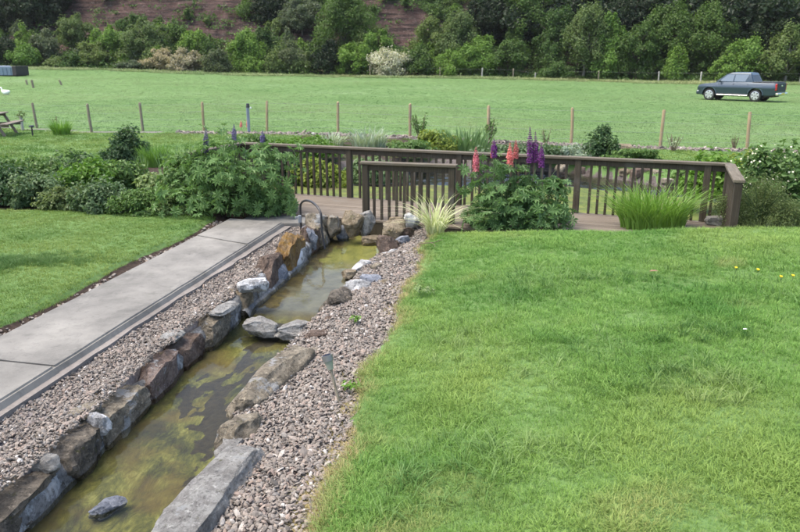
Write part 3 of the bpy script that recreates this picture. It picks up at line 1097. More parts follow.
# loose boulders and slabs at the head and on the right bank of the stream
LOOSE = [  # px, py, z of centre, dims, rz deg, material, seed, name, label, peak
    (318, 224, 0.02, (0.40, 0.34, 0.42), 20, 'stone_grey', 31, 'boulder', 'rough grey boulder beside the foot of the black pipe arch', 0.2),
    (308, 238, -0.04, (0.26, 0.30, 0.36), 60, 'stone_slate', 32, 'boulder', 'blue-grey boulder below the black pipe arch at the water edge', 0.2),
    (333, 226, -0.02, (0.34, 0.26, 0.36), 80, 'stone_grey', 33, 'boulder', 'grey boulder at the stream head, just right of the black pipe arch', 0.2),
    (352, 224, 0.03, (0.36, 0.30, 0.40), 35, 'stone_tan', 34, 'boulder', 'angular tan boulder below the left post of the front railing', 0.35),
    (367, 224, 0.0, (0.28, 0.26, 0.40), 10, 'stone_pale', 35, 'boulder', 'pale boulder streaked with white at the back of the stream', 0.0),
    (343, 233, -0.16, (0.24, 0.2, 0.26), 10, 'stone_slate', 47, 'boulder', 'small blue-grey stone at the waterline between two larger boulders', 0.0),
    (372, 240, -0.21, (0.36, 0.22, 0.14), 10, 'stone_tan', 36, 'stone', 'flat tan stone lying in the water at the stream head', 0.1),
    (396, 231, 0.0, (0.42, 0.36, 0.36), 40, 'stone_tan', 37, 'boulder', 'rounded tan boulder on the right bank below the railing', 0.1),
    (389, 247, -0.08, (0.34, 0.30, 0.44), 60, 'stone_brown', 38, 'boulder', 'steep brown boulder leaning on the right bank of the upper pool', 0.3),
    (397, 222, 0.12, (0.26, 0.2, 0.16), 0, 'stone_tan', 39, 'stone', 'small tan stone resting on top of the rounded boulder', 0.0),
    (411, 222, 0.06, (0.26, 0.18, 0.3), 20, 'stone_white', 40, 'stone', 'pinkish white stone at the left edge of the striped grass clump', 0.2),
    (392, 256, -0.17, (0.30, 0.26, 0.20), 30, 'stone_white', 41, 'stone', 'white mortared stone at the foot of the steep brown boulder', 0.1),
    (404, 240, -0.06, (0.26, 0.2, 0.16), 30, 'stone_slate', 48, 'stone', 'blue-grey stone behind the steep brown boulder', 0.1),
    (366, 266, -0.19, (0.40, 0.28, 0.16), 50, 'stone_white', 42, 'stone', 'flat white stone splashed by the water of the upper pool', 0.1),
    (371, 281, -0.12, (0.34, 0.22, 0.12), -10, 'stone_slate', 43, 'stone', 'flat blue-grey stone behind the bright white stone', 0.0),
    (357, 287, -0.13, (0.36, 0.26, 0.18), 5, 'stone_white', 44, 'stone', 'bright white rounded stone on the right bank of the upper pool', 0.0),
    (338, 303, -0.18, (0.42, 0.36, 0.34), 60, 'stone_dark', 45, 'boulder', 'dark grey boulder on the right bank above the small cascade', 0.1),
    (300, 329, -0.235, (0.52, 0.30, 0.16), 20, 'stone_pale', 46, 'rock', 'mossy pale rock in the middle of the small cascade', 0.2),
    (260, 327, -0.215, (0.40, 0.26, 0.2), 0, 'stone_pale', 49, 'stone', 'smooth pale rounded stone at the left of the small cascade', 0.0),
    (314, 341, -0.2, (0.34, 0.2, 0.2), 10, 'stone_brown', 50, 'stone', 'dark brown stone on the right end of the small cascade', 0.0),
    (275, 382, -0.16, (1.2, 0.34, 0.34), 68, 'stone_grey', 51, 'stone_slab', 'long grey stone slab edging the right bank in front of the cascade', 0.05),
    (243, 437, -0.18, (0.46, 0.32, 0.30), 75, 'stone_grey', 52, 'rock', 'rough pitted rock between the two long slabs of the right bank', 0.1),
    (218, 502, -0.18, (1.35, 0.36, 0.34), 74, 'stone_pale', 53, 'stone_slab', 'large flat pale grey slab edging the near end of the right bank', 0.05),
    (384, 282, -0.07, (0.16, 0.1, 0.06), 50, 'stone_tan', 54, 'stone', 'small tan stone on the gravel beside the flat blue-grey stone', 0.0),
    (328, 322, -0.17, (0.22, 0.16, 0.14), 30, 'stone_brown', 56, 'stone', 'small brown stone on the gravel between the dark boulder and the cascade', 0.1),
    (317, 352, -0.15, (0.2, 0.13, 0.1), 70, 'stone_grey', 57, 'stone', 'small grey stone at the upper end of the long grey slab', 0.0),
    (349, 275, -0.20, (0.22, 0.16, 0.14), 10, 'stone_tan', 58, 'stone', 'small mossy tan stone between the two white stones of the right bank', 0.1),
    (378, 268, -0.13, (0.2, 0.15, 0.12), 60, 'stone_grey', 59, 'stone', 'small grey stone on the gravel right of the flat splashed white stone', 0.1),
    (408, 232, 0.0, (0.2, 0.16, 0.16), 10, 'stone_brown', 60, 'stone', 'small brown stone under the edge of the striped grass clump', 0.1),
    (228, 452, -0.18, (0.24, 0.18, 0.16), 65, 'stone_pale', 61, 'stone', 'small pale stone wedged above the large flat slab at the water edge', 0.0),
    (296, 355, -0.20, (0.22, 0.15, 0.14), 60, 'stone_dark', 62, 'stone', 'small dark stone between the cascade and the long grey slab', 0.0),
    (313, 236, -0.12, (0.24, 0.2, 0.26), 40, 'stone_tan', 63, 'stone', 'tan stone at the waterline beneath the black pipe arch', 0.1),
    (108, 508, -0.305, (0.24, 0.11, 0.10), 55, 'stone_slate', 55, 'rock', 'small wet black and white rock breaking the water of the lower pool', 0.1),
]
for (px, py, z, dims, rz, m, sd_, nm, lb, pk) in LOOSE:
    x, y = at(px, py, z)
    big = dims[0] > 1
    o = link(nm, stone_mesh(nm, *dims, sd_, m, cuts=24 if big else 14, peak=pk, keep=0.82 if big else 0.66, planes=9 if big else 12, rough=0.075 if big else 0.13), None, None, (x, y, z))
    o.rotation_euler = (R(-4) if big else 0, 0, R(rz))
    tag(o, lb, 'stone slab' if nm == 'stone_slab' else nm, None)

# ------------------------------------------------------------------ stream bed and water
CH = [(3.6, .84), (4.2, .83), (4.66, .815), (5.1, .80), (5.43, .68), (5.79, .55), (6.0, .49), (6.37, .51), (6.95, .51), (7.4, .55)]
CW = [(3.6, .02), (4.2, .035), (4.66, .06), (5.1, .15), (5.43, .28), (5.79, .38), (6.0, .2), (6.37, .13), (6.95, .12), (7.4, .2)]


def channel(x, y, v):
    """1 where the weed has parted over the dark bottom, 0 where it is thick"""
    if y > 7.55: return -1.0
    p = Vector((x * 1.25 - y * 0.15, y * 0.5, 0))
    n = noise.noise(p * 3.2) * 0.65 + noise.noise(p * 7.5 + Vector((3, 1, 0))) * 0.65 + noise.noise(p * 17) * 0.45
    vv = v + 0.06 * noise.noise(p * 2.2 + Vector((9, 0, 0)))
    d = 1 - abs(vv - lerp_tab(CH, y)) / max(0.02, lerp_tab(CW, y))
    return max(-1.0, d) * 1.0 + n * 1.5 - 0.2

def stream_sheet(name, zf, m, nu=420, nv=48, pad=0.10, amp=0.0):
    V, U, W, D = [], [], [], []
    ys = np.linspace(2.4, 12.3, nu)
    for y in ys:
        l, r = xwl(y) - pad, xwr(y) + pad
        for k in range(nv):
            v = k / (nv - 1)
            x = l + (r - l) * v
            z = zf(y, v)
            if amp: z += amp * snoise(x * 6, y * 6, 3)
            V.append((x, y, z))
            U.append(y)
            W.append(v)
            D.append(channel(x, y, v))
    idx = np.arange(nu * nv).reshape(nu, nv)
    Fc = np.stack([idx[:-1, :-1], idx[:-1, 1:], idx[1:, 1:], idx[1:, :-1]], -1).reshape(-1, 4)
    return link(name, mesh_np(name, np.array(V), Fc, m, True, point_attr={'along': U, 'across': W, 'channel': D}))


WAT = lambda y, v: -0.30 + 0.07 * sm(7.35, 7.75, y + 0.25 * (v - 0.5))


def bed_mat():
    t = NT('stream_bed')
    al, ac = t.attr('along'), t.attr('across')
    a = t.noise(4.5, 8, 0.68, stretch=(1, 0.55, 1), dist=0.6)
    fib = t.noise(16, 8, 0.75, stretch=(1, 0.45, 1), dist=1.5)
    weed = t.ramp(t.math('ADD', t.math('MULTIPLY', a, 0.6), t.math('MULTIPLY', fib, 0.4)), [(0.40, (0.010, 0.012, 0.003)), (0.455, (0.028, 0.031, 0.006)), (0.51, (0.058, 0.062, 0.011)), (0.565, (0.10, 0.102, 0.021)), (0.63, (0.18, 0.178, 0.06))])
    weed = t.mix(t.math('MULTIPLY', t.step(t.noise(1.6, 5, 0.6), 0.45, 0.62), 0.55), weed, (0.085, 0.055, 0.012))
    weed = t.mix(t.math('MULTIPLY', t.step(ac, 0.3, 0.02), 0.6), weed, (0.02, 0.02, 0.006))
    dark = t.ramp(t.noise(20, 4, 0.6), [(0.3, (0.006, 0.005, 0.003)), (0.75, (0.03, 0.023, 0.012))])
    # lower pool: a dark channel that wanders down the middle, with islands of weed
    n1 = t.noise(2.6, 7, 0.62, stretch=(1, 0.6, 1), dist=1.1)
    edge = t.math('ADD', t.attr('channel'), t.math('MULTIPLY', t.math('SUBTRACT', t.noise(26, 7, 0.75), 0.5), 0.9))
    chan = t.step(edge, 0.05, 0.14)
    # upper pool: brown weed under the left wall, grey silt, green towards the head
    up = t.step(al, 7.5, 7.8)
    silt = t.ramp(t.noise(5, 7, 0.65), [(0.3, (0.045, 0.042, 0.03)), (0.7, (0.12, 0.115, 0.08))])
    silt = t.mix(t.step(t.math('ADD', al, t.math('MULTIPLY', n1, 1.4)), 9.9, 10.9), silt, t.ramp(a, [(0.3, (0.07, 0.085, 0.015)), (0.7, (0.2, 0.2, 0.05))]))
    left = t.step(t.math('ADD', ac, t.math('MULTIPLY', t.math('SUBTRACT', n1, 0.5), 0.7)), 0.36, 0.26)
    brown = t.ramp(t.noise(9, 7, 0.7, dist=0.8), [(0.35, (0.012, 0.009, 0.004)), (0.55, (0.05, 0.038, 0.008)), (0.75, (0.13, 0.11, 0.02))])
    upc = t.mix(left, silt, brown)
    low = t.mix(chan, weed, dark)
    c = t.mix(up, low, upc)
    t.color(c)
    t.rough(0.8)
    t.bump(a, 0.6, 0.03)
    return t.m


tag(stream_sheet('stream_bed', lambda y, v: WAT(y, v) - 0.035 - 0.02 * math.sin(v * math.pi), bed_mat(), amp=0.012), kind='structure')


def water_mat(name, tint, bump_scale, strength, stretch=(1, 1, 1), ior=1.33, dist=0.02):
    t = NT(name)
    t.t.nodes.remove(t.p)
    tr = t.n('ShaderNodeBsdfTransparent')
    tr.inputs[0].default_value = (*tint, 1)
    gl = t.n('ShaderNodeBsdfGlossy')
    gl.inputs['Roughness'].default_value = 0.04
    fr = t.n('ShaderNodeFresnel')
    fr.inputs[0].default_value = ior
    b = t.n('ShaderNodeBump')
    b.inputs['Strength'].default_value = strength
    b.inputs['Distance'].default_value = dist
    h = t.noise(bump_scale, 2, 0.5, stretch=stretch, dist=0.5)
    t.l(h, b.inputs['Height'])
    t.l(b.outputs[0], gl.inputs['Normal'])
    t.l(b.outputs[0], fr.inputs['Normal'])
    mx = t.n('ShaderNodeMixShader')
    t.l(fr.outputs[0], mx.inputs[0])
    t.l(tr.outputs[0], mx.inputs[1])
    t.l(gl.outputs[0], mx.inputs[2])
    t.l(mx.outputs[0], t.out.inputs[0])
    return t.m


tag(stream_sheet('stream_water', WAT, water_mat('stream_water', (0.93, 0.93, 0.84), 7.0, 0.16, (1, 0.6, 1), 1.19)), kind='structure')

# pond behind the deck
def grid_sheet(name, xs, yfun0, yfun1, n, zf, m):
    V = []
    for x in xs:
        for k in range(n):
            y = yfun0(x) + (yfun1(x) - yfun0(x)) * k / (n - 1)
            V.append((x, y, zf(x, y)))
    idx = np.arange(len(xs) * n).reshape(len(xs), n)
    Fc = np.stack([idx[:-1, :-1], idx[1:, :-1], idx[1:, 1:], idx[:-1, 1:]], -1).reshape(-1, 4)
    return link(name, mesh_np(name, np.array(V), Fc, m, True))


def pond_bed_mat():
    t = NT('pond_bed')
    a = t.noise(3.0, 8, 0.65, dist=0.5)
    c = t.ramp(a, [(0.28, (0.035, 0.06, 0.008)), (0.5, (0.095, 0.125, 0.016)), (0.75, (0.17, 0.18, 0.03))])
    c = t.mix(t.step(t.noise(1.2, 5, 0.6), 0.5, 0.62), c, (0.085, 0.075, 0.022))
    c = t.mix(t.math('MULTIPLY', t.step(t.noise(5, 7, 0.75), 0.5, 0.64), 0.6), c, (0.035, 0.055, 0.012))
    sep = t.n('ShaderNodeSeparateXYZ')
    t.l(t.pos(), sep.inputs[0])
    c = t.mix(t.step(t.math('ADD', sep.outputs[2], t.math('MULTIPLY', t.noise(4, 4, 0.6), 0.05)), -0.365, -0.385), c, (0.018, 0.018, 0.016))
    t.color(c)
    t.rough(0.9)
    t.bump(a, 0.7, 0.05)
    return t.m


xs = np.linspace(-3.6, 9.0, 80)
def pshore(x): return lerp_tab([(-4, 17.5), (0, 17.0), (3.5, 17.1), (5, 16.5), (6, 15.4), (8, 14.0)], x) + 0.15 * math.sin(x * 2.3)
tag(grid_sheet('pond_weed_bank', xs, lambda x: ypond0(x) - 1.9, ypond1, 60,
    lambda x, y: -0.40 + 0.08 * sm(pshore(x) + 0.1, pshore(x) - 0.5, y) - 0.14 * sm(pshore(x) - 0.1, pshore(x) + 0.5, y) + 0.03 * snoise(x * 3, y * 3), pond_bed_mat()), kind='structure')
tag(grid_sheet('pond_water', np.linspace(-3.6, 9.0, 260), lambda x: ypond0(x) - 1.0, lambda x: ypond1(x) + 0.1, 170, lambda x, y: -0.385 + 0.032 * snoise(x * 3.1, y * 4.6, 2) + 0.015 * snoise(x * 7.5, y * 9, 5), water_mat('pond_water', (0.75, 0.78, 0.72), 14.0, 0.5, (1, 1.5, 1), 1.33, 0.01)), kind='structure')

# ------------------------------------------------------------------ gravel
def ico():
    bm = bmesh.new()
    bmesh.ops.create_icosphere(bm, subdivisions=1, radius=1)
    V = np.array([v.co[:] for v in bm.verts])
    Fc = np.array([[v.index for v in f.verts] for f in bm.faces])
    bm.free()
    return V, Fc


ICV, ICF = ico()


def gravel(name, P, size, seed, flat=0.55):
    g = np.random.default_rng(seed)
    n = len(P)
    size = size * np.exp(g.normal(size=n) * 0.22)
    S = size[:, None] * np.stack([g.uniform(0.75, 1.35, n), g.uniform(0.55, 0.95, n), g.uniform(0.35, 0.75, n)], 1) * 0.5
    jit = 1 + g.normal(size=(n, 12, 1)) * 0.16
    V = ICV[None] * jit * S[:, None, :]
    ang = g.uniform(0, 6.28, n)
    ti = g.normal(size=(n, 2)) * 0.35
    ca, sa = np.cos(ang), np.sin(ang)
    x, y, z = V[..., 0], V[..., 1], V[..., 2]
    x2 = x * ca[:, None] - y * sa[:, None]
    y2 = x * sa[:, None] + y * ca[:, None]
    z2 = z + x2 * ti[:, :1] + y2 * ti[:, 1:]
    V = np.stack([x2, y2, z2], -1) + P[:, None, :]
    Fc = ICF[None] + (np.arange(n) * 12)[:, None, None]
    tint = np.clip(g.beta(1.6, 1.5, n) * 0.97 + (g.uniform(0, 1, n) > 0.985) * 0.5, 0, 1)
    return tag(link(name, mesh_np(name, V.reshape(-1, 3), Fc.reshape(-1, 3), M['pebble'], False, {'tint': np.repeat(tint, 20)})), kind='stuff')


def gravel_points(x0, x1, y0, y1, dens, zt, seed):
    g = np.random.default_rng(seed)
    n = int((x1 - x0) * (y1 - y0) * dens)
    out = []
    for X, Y in zip(g.uniform(x0, x1, n), g.uniform(y0, y1, n)):
        z = zt(X, Y)
        if z is not None: out.append((X, Y, z + g.uniform(-0.008, 0.02)))
    return np.array(out)


def left_gravel(X, Y):
    if Y > 11.7 or X < xpr(Y) + 0.06 + 0.04 * snoise(Y * 2.3, 1) or X > xwl(Y) - 0.10: return None
    return -0.105 + 0.07 * sm(xwl(Y) - 0.45, xwl(Y) - 0.2, X) + 0.02 * snoise(X * 4, Y * 4)


def right_gravel(X, Y):
    if X < xwr(Y) + 0.07 or X > xge(Y) + 0.06 or Y > 11.2: return None
    if 5.0 > Y > 3 and X < xwr(Y) + 0.22: return None
    return -0.17 + 0.12 * sm(xwr(Y), xge(Y), X) + 0.02 * snoise(X * 4, Y * 4) + 0.01


P = gravel_points(-3.3, -1.2, 3.2, 11.7, 3500, left_gravel, 11)
gravel('gravel', P, np.random.default_rng(1).uniform(0.017, 0.033, len(P)), 12)
P = gravel_points(-1.4, 0.6, 3.2, 11.2, 3400, right_gravel, 13)
gravel('gravel', P, np.random.default_rng(2).uniform(0.019, 0.040, len(P)), 14)


def soil_strip(X, Y):
    d = xpl(Y) - X
    if d < 0.01 or d > 0.24: return None
    if snoise(X * 5, Y * 3, 2) < -0.05: return None
    return -0.065


P = gravel_points(-4.2, -2.6, 5.9, 11.6, 420, soil_strip, 15)
gravel('gravel', P, np.random.default_rng(3).uniform(0.02, 0.055, len(P)), 16)


def far_border(X, Y):
    d = yfence(X) - Y
    if d < 0.12 or d > 0.8 or not (-8 < X < 14): return None
    return 0.02 + 0.03 * snoise(X, Y)


P = gravel_points(-8, 14, 20, 28, 130, far_border, 17)
gravel('border_gravel', P, np.random.default_rng(4).uniform(0.05, 0.14, len(P)), 18)


def bed_gravel(X, Y):
    b = lerp_tab(BED, X) if X < -3.2 else 11.7
    if not (-10 < X < -3.4) or Y < b or Y > b + 0.5 - 0.5 * sm(-7.4, -6.6, X): return None
    return 0.02
P = gravel_points(-10, -3.4, 11.5, 15.5, 500, bed_gravel, 19)
gravel('border_gravel', P, np.random.default_rng(5).uniform(0.025, 0.06, len(P)), 20)

# ------------------------------------------------------------------ wooden deck and railings
ANG = math.atan2(DU.y, DU.x)
deck = thing('wooden_deck', 'weathered purplish brown board deck crossing behind the head of the stream', 'deck')
nb = 12
bw = DW / nb
bm = bmesh.new()
add_box(bm, (DL, bw - 0.009, 0.034), bevel=0.003)
bme = from_bm('board', bm, M['deck_wood'])
for i in range(nb):
    x, y = deckp(DL / 2, bw * (i + 0.5))
    o = link('board', bme, None, deck, (x, y, -0.018 + 0.002 * math.sin(i * 5.1)))
    o.rotation_euler = (0, 0, ANG + 0.0006 * math.sin(i * 3.3))
for v in (0.06, DW / 2, DW - 0.045):
    x, y = deckp(DL / 2, v)
    box_obj('joist', (DL - 0.1, 0.06, 0.2), (x, y, -0.138), M['rail_wood'], deck, ANG)


def railing(t, runs, height, spacing, posts_at, bal_bottom=-0.06, post=0.10):
    """runs: list of (p0, p1); posts_at: list of lists of distances along each run"""
    for (p0, p1), pa in zip(runs, posts_at):
        d = (p1 - p0)
        L = d.length
        d.normalize()
        a = math.atan2(d.y, d.x)
        mid = (p0 + p1) / 2
        bm = bmesh.new()
        add_box(bm, (L + 0.06, 0.15, 0.042), bevel=0.006)
        o = link('top_rail', from_bm('top_rail', bm), M['cap_wood'], t, (mid.x, mid.y, height - 0.021))
        o.rotation_euler = (0, 0, a)
        bm = bmesh.new()
        add_box(bm, (L, 0.045, 0.095), bevel=0.004)
        o = link('side_rail', from_bm('side_rail', bm), M['rail_wood'], t, (mid.x, mid.y, height - 0.042 - 0.049))
        o.rotation_euler = (0, 0, a)
        bm = bmesh.new()
        add_box(bm, (post, post, height - 0.042 + 0.32), bevel=0.006)
        pm = from_bm('post', bm, M['rail_wood'])
        nrm = Vector((-d.y, d.x))
        for s in pa:
            q = p0 + d * s + nrm * 0.0
            o = link('post', pm, None, t, (q.x, q.y, (height - 0.045 - 0.32) / 2))
            o.rotation_euler = (0, 0, a)
        bm = bmesh.new()
        bh = height - 0.06 - bal_bottom
        add_box(bm, (0.042, 0.036, bh), bevel=0.003)
        bmh = from_bm('baluster', bm, M['rail_wood'])
        n = int(L / spacing)
        for k in range(n + 1):
            s = (k + 0.5) * L / (n + 1)
            if any(abs(s - w) < post / 2 + 0.03 for w in pa): continue
            q = p0 + d * s
            o = link('baluster', bmh, None, t, (q.x - nrm.x * 0.042 * 0, q.y, bal_bottom + bh / 2))
            o.rotation_euler = (random.uniform(-.006, .006), random.uniform(-.006, .006), a)


back = thing('deck_railing', 'long dark brown wooden railing along the back and both ends of the deck', 'railing')
B0, B1 = DA + DV * 0.04, DB + DV * 0.04
e0, e1 = DA + DV * (DW - 0.05), DB + DV * (DW - 0.02)
posts = []
for px, py in ((351, 197), (458, 205), (575, 213), (702, 222)):
    x, y = at(px, py)
    posts.append((Vector((x, y)) - B0).dot(DU))
railing(back, [(B0, B1), (DA + DU * 0.0 + DV * 0.12, e0), (DB + DV * 0.12, e1)], 0.95, 0.137, [[0.0] + posts + [DL], [DW - 0.2], [DW - 0.17]])
front = thing('deck_railing', 'short dark brown wooden railing on the front edge of the deck over the stream', 'railing')
f0, f1 = Vector((-0.60, 11.55)), Vector((0.86, 11.18))
railing(front, [(f0, f1)], 0.94, 0.128, [[0.05, (f1 - f0).length - 0.05]], bal_bottom=-0.16)

# ------------------------------------------------------------------ field fences
def rough_post(h, r, m, seed, sq=False):
    g = random.Random(seed)
    pts = [(0, 0, -0.3), (g.uniform(-.01, .01), 0, h * 0.5), (g.uniform(-.02, .02), 0, h * 0.985), (0, 0, h)]
    V, Fc = tube_arrays(pts, [r, r * g.uniform(.92, 1.05), r * 0.96, r * 0.8], 8)
    V.append(Vector((0, 0, h + 0.005)))
    k = len(V) - 1
    bm = bmesh.new()
    vs = [bm.verts.new(v) for v in V]
    for f in Fc: bm.faces.new([vs[i] for i in f])
    for i in range(8): bm.faces.new((vs[k - 8 + i], vs[k - 8 + (i + 1) % 8], vs[k]))
    return from_bm('post', bm, M[m], 40)


fence = thing('field_fence', 'post and wire fence with evenly spaced wooden posts between the garden and the field', 'fence')
fp = [(37, 128, 103), (92, 133, 104), (143, 131, 103), (204, 131, 102), (267, 131, 101), (338, 133, 102), (410, 138, 104), (488, 142, 106), (571, 145, 108), (660, 148, 110), (747, 149, 112)]
tops = []
for i, (px, py, ty) in enumerate(fp):
    x, y = at(px, py)
    y0 = yfence(x)
    h = zrow(px, ty, y)
    o = link('post', rough_post(h, 0.05, 'old_post' if i < 3 else 'post_wood', i), None, fence, (x, y, 0))
    o.rotation_euler = (R(random.uniform(-1.5, 1.5)), R([-4, -3, 2, -1.5, -1.5, -.5, 0, .5, .5, 2, 3][i]), random.uniform(0, 3))
    tops.append((x, y, h))
g0 = tops[0]; g1 = tops[1]; gl = tops[-1]; gk = tops[-2]
ext = [(g0[0] * 2 - g1[0], g0[1] * 2 - g1[1], g0[2])] + tops + [(gl[0] * 2 - gk[0], gl[1] * 2 - gk[1], gl[2])]
for x, y, h in (ext[0], ext[-1]):
    link('post', rough_post(h, 0.062, 'post_wood', 77), None, fence, (x, y, 0))
for fr in (0.18, 0.42, 0.68, 0.94):
    pts = []
    for k in range(len(ext) - 1):
        a, b = Vector((ext[k][0], ext[k][1] - 0.07, ext[k][2] * fr)), Vector((ext[k + 1][0], ext[k + 1][1] - 0.07, ext[k + 1][2] * fr))
        for s in range(4): pts.append(a.lerp(b, s / 4) - Vector((0, 0, 0.02 * math.sin(s / 4 * math.pi))))
    pts.append(b)
    link('wire', tubes_mesh('wire', [(pts, 0.003)], M['wire'], 4), None, fence)

far_fence = thing('field_fence', 'far post and wire fence below the wooded hillside', 'fence')
ft = []
for i, (px, top, base, pale) in enumerate([(370, 66, 75, 0), (405, 66, 76, 0), (440, 67, 78, 0), (482, 70, 80, 1), (513, 72, 80.5, 0), (535, 76, 82, 1), (549, 77, 83, 1), (598, 76, 84, 0), (658, 73, 85, 1), (700, 74, 86, 1), (799, 76, 90, 1)]):
    x0 = (px - 400) * 0.115
    Y = yedge(x0 * 1.0) - 0.8
    x = xcol(px, base, Y)
    z = field_z(x, Y)
    h = 1.25 if i != 5 else 0.8
    link('post', rough_post(h, 0.09 if pale else 0.07, 'pale_post' if pale else 'old_post', i + 40), None, far_fence, (x, Y, z - 0.02))
    ft.append(Vector((x, Y - 0.1, z + h * 0.85)))
link('wire', tubes_mesh('wire', [(ft, 0.006)], M['wire'], 4), None, far_fence)
for k, (px, py, top, ti, lb) in enumerate([(28, 90, 80, 8, 'grey leaning post in the field, left of the two close together'), (34, 92, 80, 6, 'dark grey post in the rough grass beside another leaning post'), (62, 90, 80, 16, 'dark post leaning left on its own in the field beyond the picnic table')]):
    x, Y = at(px, py)
    z = field_z(x, Y)
    o = link('field_post', rough_post(zrow(px, top, Y) - z, 0.09, 'old_post', 60 + k), M['old_post'], None, (x, Y, z))
    o.rotation_euler = (0, R(-ti), 0)
    tag(o, lb, 'post', None)

# ------------------------------------------------------------------ lupins
def palmate(P, Nn, size, g, k=8):
    n = len(P)
    t = rand_dirs(n, g)
    t -= Nn * np.sum(t * Nn, 1, keepdims=True)
    t /= np.linalg.norm(t, axis=1, keepdims=True) + 1e-9
    b = np.cross(Nn, t)
    VV, FF = [], []
    off = 0
    for i in range(k):
        a = 2 * math.pi * i / k
        d = t * math.cos(a) + b * math.sin(a)
        e = np.cross(Nn, d)
        s = size[:, None] * g.uniform(0.8, 1.1, (n, 1))
        base = P
        mid = P + d * s * 0.3 + Nn * s * 0.07
        w = s * 0.095
        tip = P + d * s * 0.55 - Nn * s * 0.04
        V = np.stack([base, mid - e * w, tip, mid + e * w], 1).reshape(-1, 3)
        kk = np.arange(n)[:, None] * 4 + off
        FF.append(np.concatenate([kk + np.array([[0, 1, 2]]), kk + np.array([[0, 2, 3]])], 1).reshape(-1, 3))
        VV.append(V)
        off += len(V)
    return np.concatenate(VV), np.concatenate(FF)


def spike(t, base, top, r, m, label, seed):
    g = np.random.default_rng(seed)
    base, top = np.array(base), np.array(top)
    L = np.linalg.norm(top - base)
    n = int(520 * L / 0.3)
    q = np.sort(np.floor(g.uniform(0, 1, n) * 17) / 17 + g.normal(size=n) * 0.006)
    a = g.uniform(0, 6.28, n)
    rr = r * np.clip((1 - q) * 1.7 + 0.12, 0.12, 1) * (0.82 + 0.18 * np.sin(q * 17 * 6.283)) * g.uniform(0.7, 1.0, n)
    P = base + (top - base) * q[:, None] + np.stack([np.cos(a) * rr, np.sin(a) * rr, np.zeros(n)], 1)
    Nn = np.stack([np.cos(a), np.sin(a), 0.5 + g.normal(size=n) * 0.4], 1)
    Nn /= np.linalg.norm(Nn, axis=1, keepdims=True)
    V, Fc = leaf_arrays(P, Nn, np.maximum(0.006, rr * 0.42), 0.65, g, 0.3)
    o = link('flower_spike', mesh_np('flower_spike', V, Fc, M[m], False, {'tint': np.repeat(g.uniform(0, 1, n), 2)}), None, t)
    o['label'] = label
    link('flower_stem', tubes_mesh('flower_stem', [([Vector(base) - Vector((0, 0, 0.35)), Vector(base), Vector(top)], [0.006, 0.005, 0.002])], M['stem'], 5), None, t)


def lupin(label, loc, rx, ry, h, n, spikes, seed, clumps=30, leaf=0.185):
    g = np.random.default_rng(seed)
    t = thing('lupin_plant', label, 'lupin', loc)
    P, Nn, tint = clumpy(n, rx, ry, h * 0.9, clumps, 0.34, g)
    P[:, 2] = np.minimum(np.abs(P[:, 2]) + 0.05, h * g.uniform(0.72, 1.04, n))
    V, Fc = palmate(P, Nn, leaf * g.uniform(0.5, 1.3, n), g)
    link('foliage', mesh_np('foliage', V, Fc, M['leaf_lupin'], False, {'tint': np.tile(np.repeat(tint, 2), 8)}), None, t)
    ts = []
    for i in range(60):
        a = g.uniform(0, 6.28)
        q = g.uniform(0.3, 0.9)
        e = Vector((math.cos(a) * rx * q, math.sin(a) * ry * q, h * g.uniform(0.35, 0.85)))
        ts.append(([Vector((math.cos(a) * rx * 0.3, math.sin(a) * ry * 0.3, -0.05)), e * 0.55, e], [0.007, 0.006, 0.004]))
    link('stems', tubes_mesh('stems', ts, M['stem'], 5), None, t)
    for i, (px, rb, rt, wd, m, lb) in enumerate(spikes):
        Y = loc[1] + [0.1, -0.15, 0.2, -0.1, 0.05][i % 5] * ry
        xb, xt = xcol(px, rb, Y), xcol(px, rt, Y)
        spike(t, (xb - loc[0], Y - loc[1], zrow(px, rb, Y) - loc[2]), (xt - loc[0], Y - loc[1], zrow(px, rt, Y) - loc[2]), wd, m, lb, seed + i)
    return t


x, y = at(515, 226)
lupin('lush lupin with tall purple and salmon pink flower spikes in front of the back railing', (x, y, -0.02), 0.9, 0.55, 1.12, 1000,
      [(476, 171, 146, 0.055, 'lupin_pink', 'salmon pink flower spike'), (494, 157, 138, 0.05, 'lupin_purple', 'dark purple flower spike'),
       (510, 168, 142, 0.058, 'lupin_pink', 'salmon pink flower spike'), (516, 158, 139, 0.045, 'lupin_rose', 'rose flower spike'),
       (530, 162, 126, 0.055, 'lupin_purple', 'tallest purple flower spike'), (535.5, 162, 131, 0.055, 'lupin_purple', 'purple flower spike'),
       (541.5, 167, 142, 0.05, 'lupin_purple', 'purple flower spike'), (492, 158, 148, 0.03, 'lupin_rose', 'small rose flower spike')], 51)
x, y = at(232, 217)
lupin('broad lupin bush with faded violet flower spikes at the far end of the concrete path', (x - 0.12, y + 0.42, 0), 1.12, 0.66, 1.42, 1450,
      [(206, 152, 126, 0.05, 'lupin_blue', 'faded violet flower spike'), (234, 140, 124, 0.045, 'lupin_blue', 'faded violet flower spike'),
       (262.5, 142, 130, 0.045, 'lupin_blue', 'faded violet flower spike')], 61)
x, y = at(187, 212)
shrub('garden_shrub', 'leafy mid green perennial between the left flower bed and the broad lupin bush', 'perennial', (x, y + 0.55, 0), 0.8, 0.6, 1.02, 2600, 0.085, 'leaf_mid', seed=3)

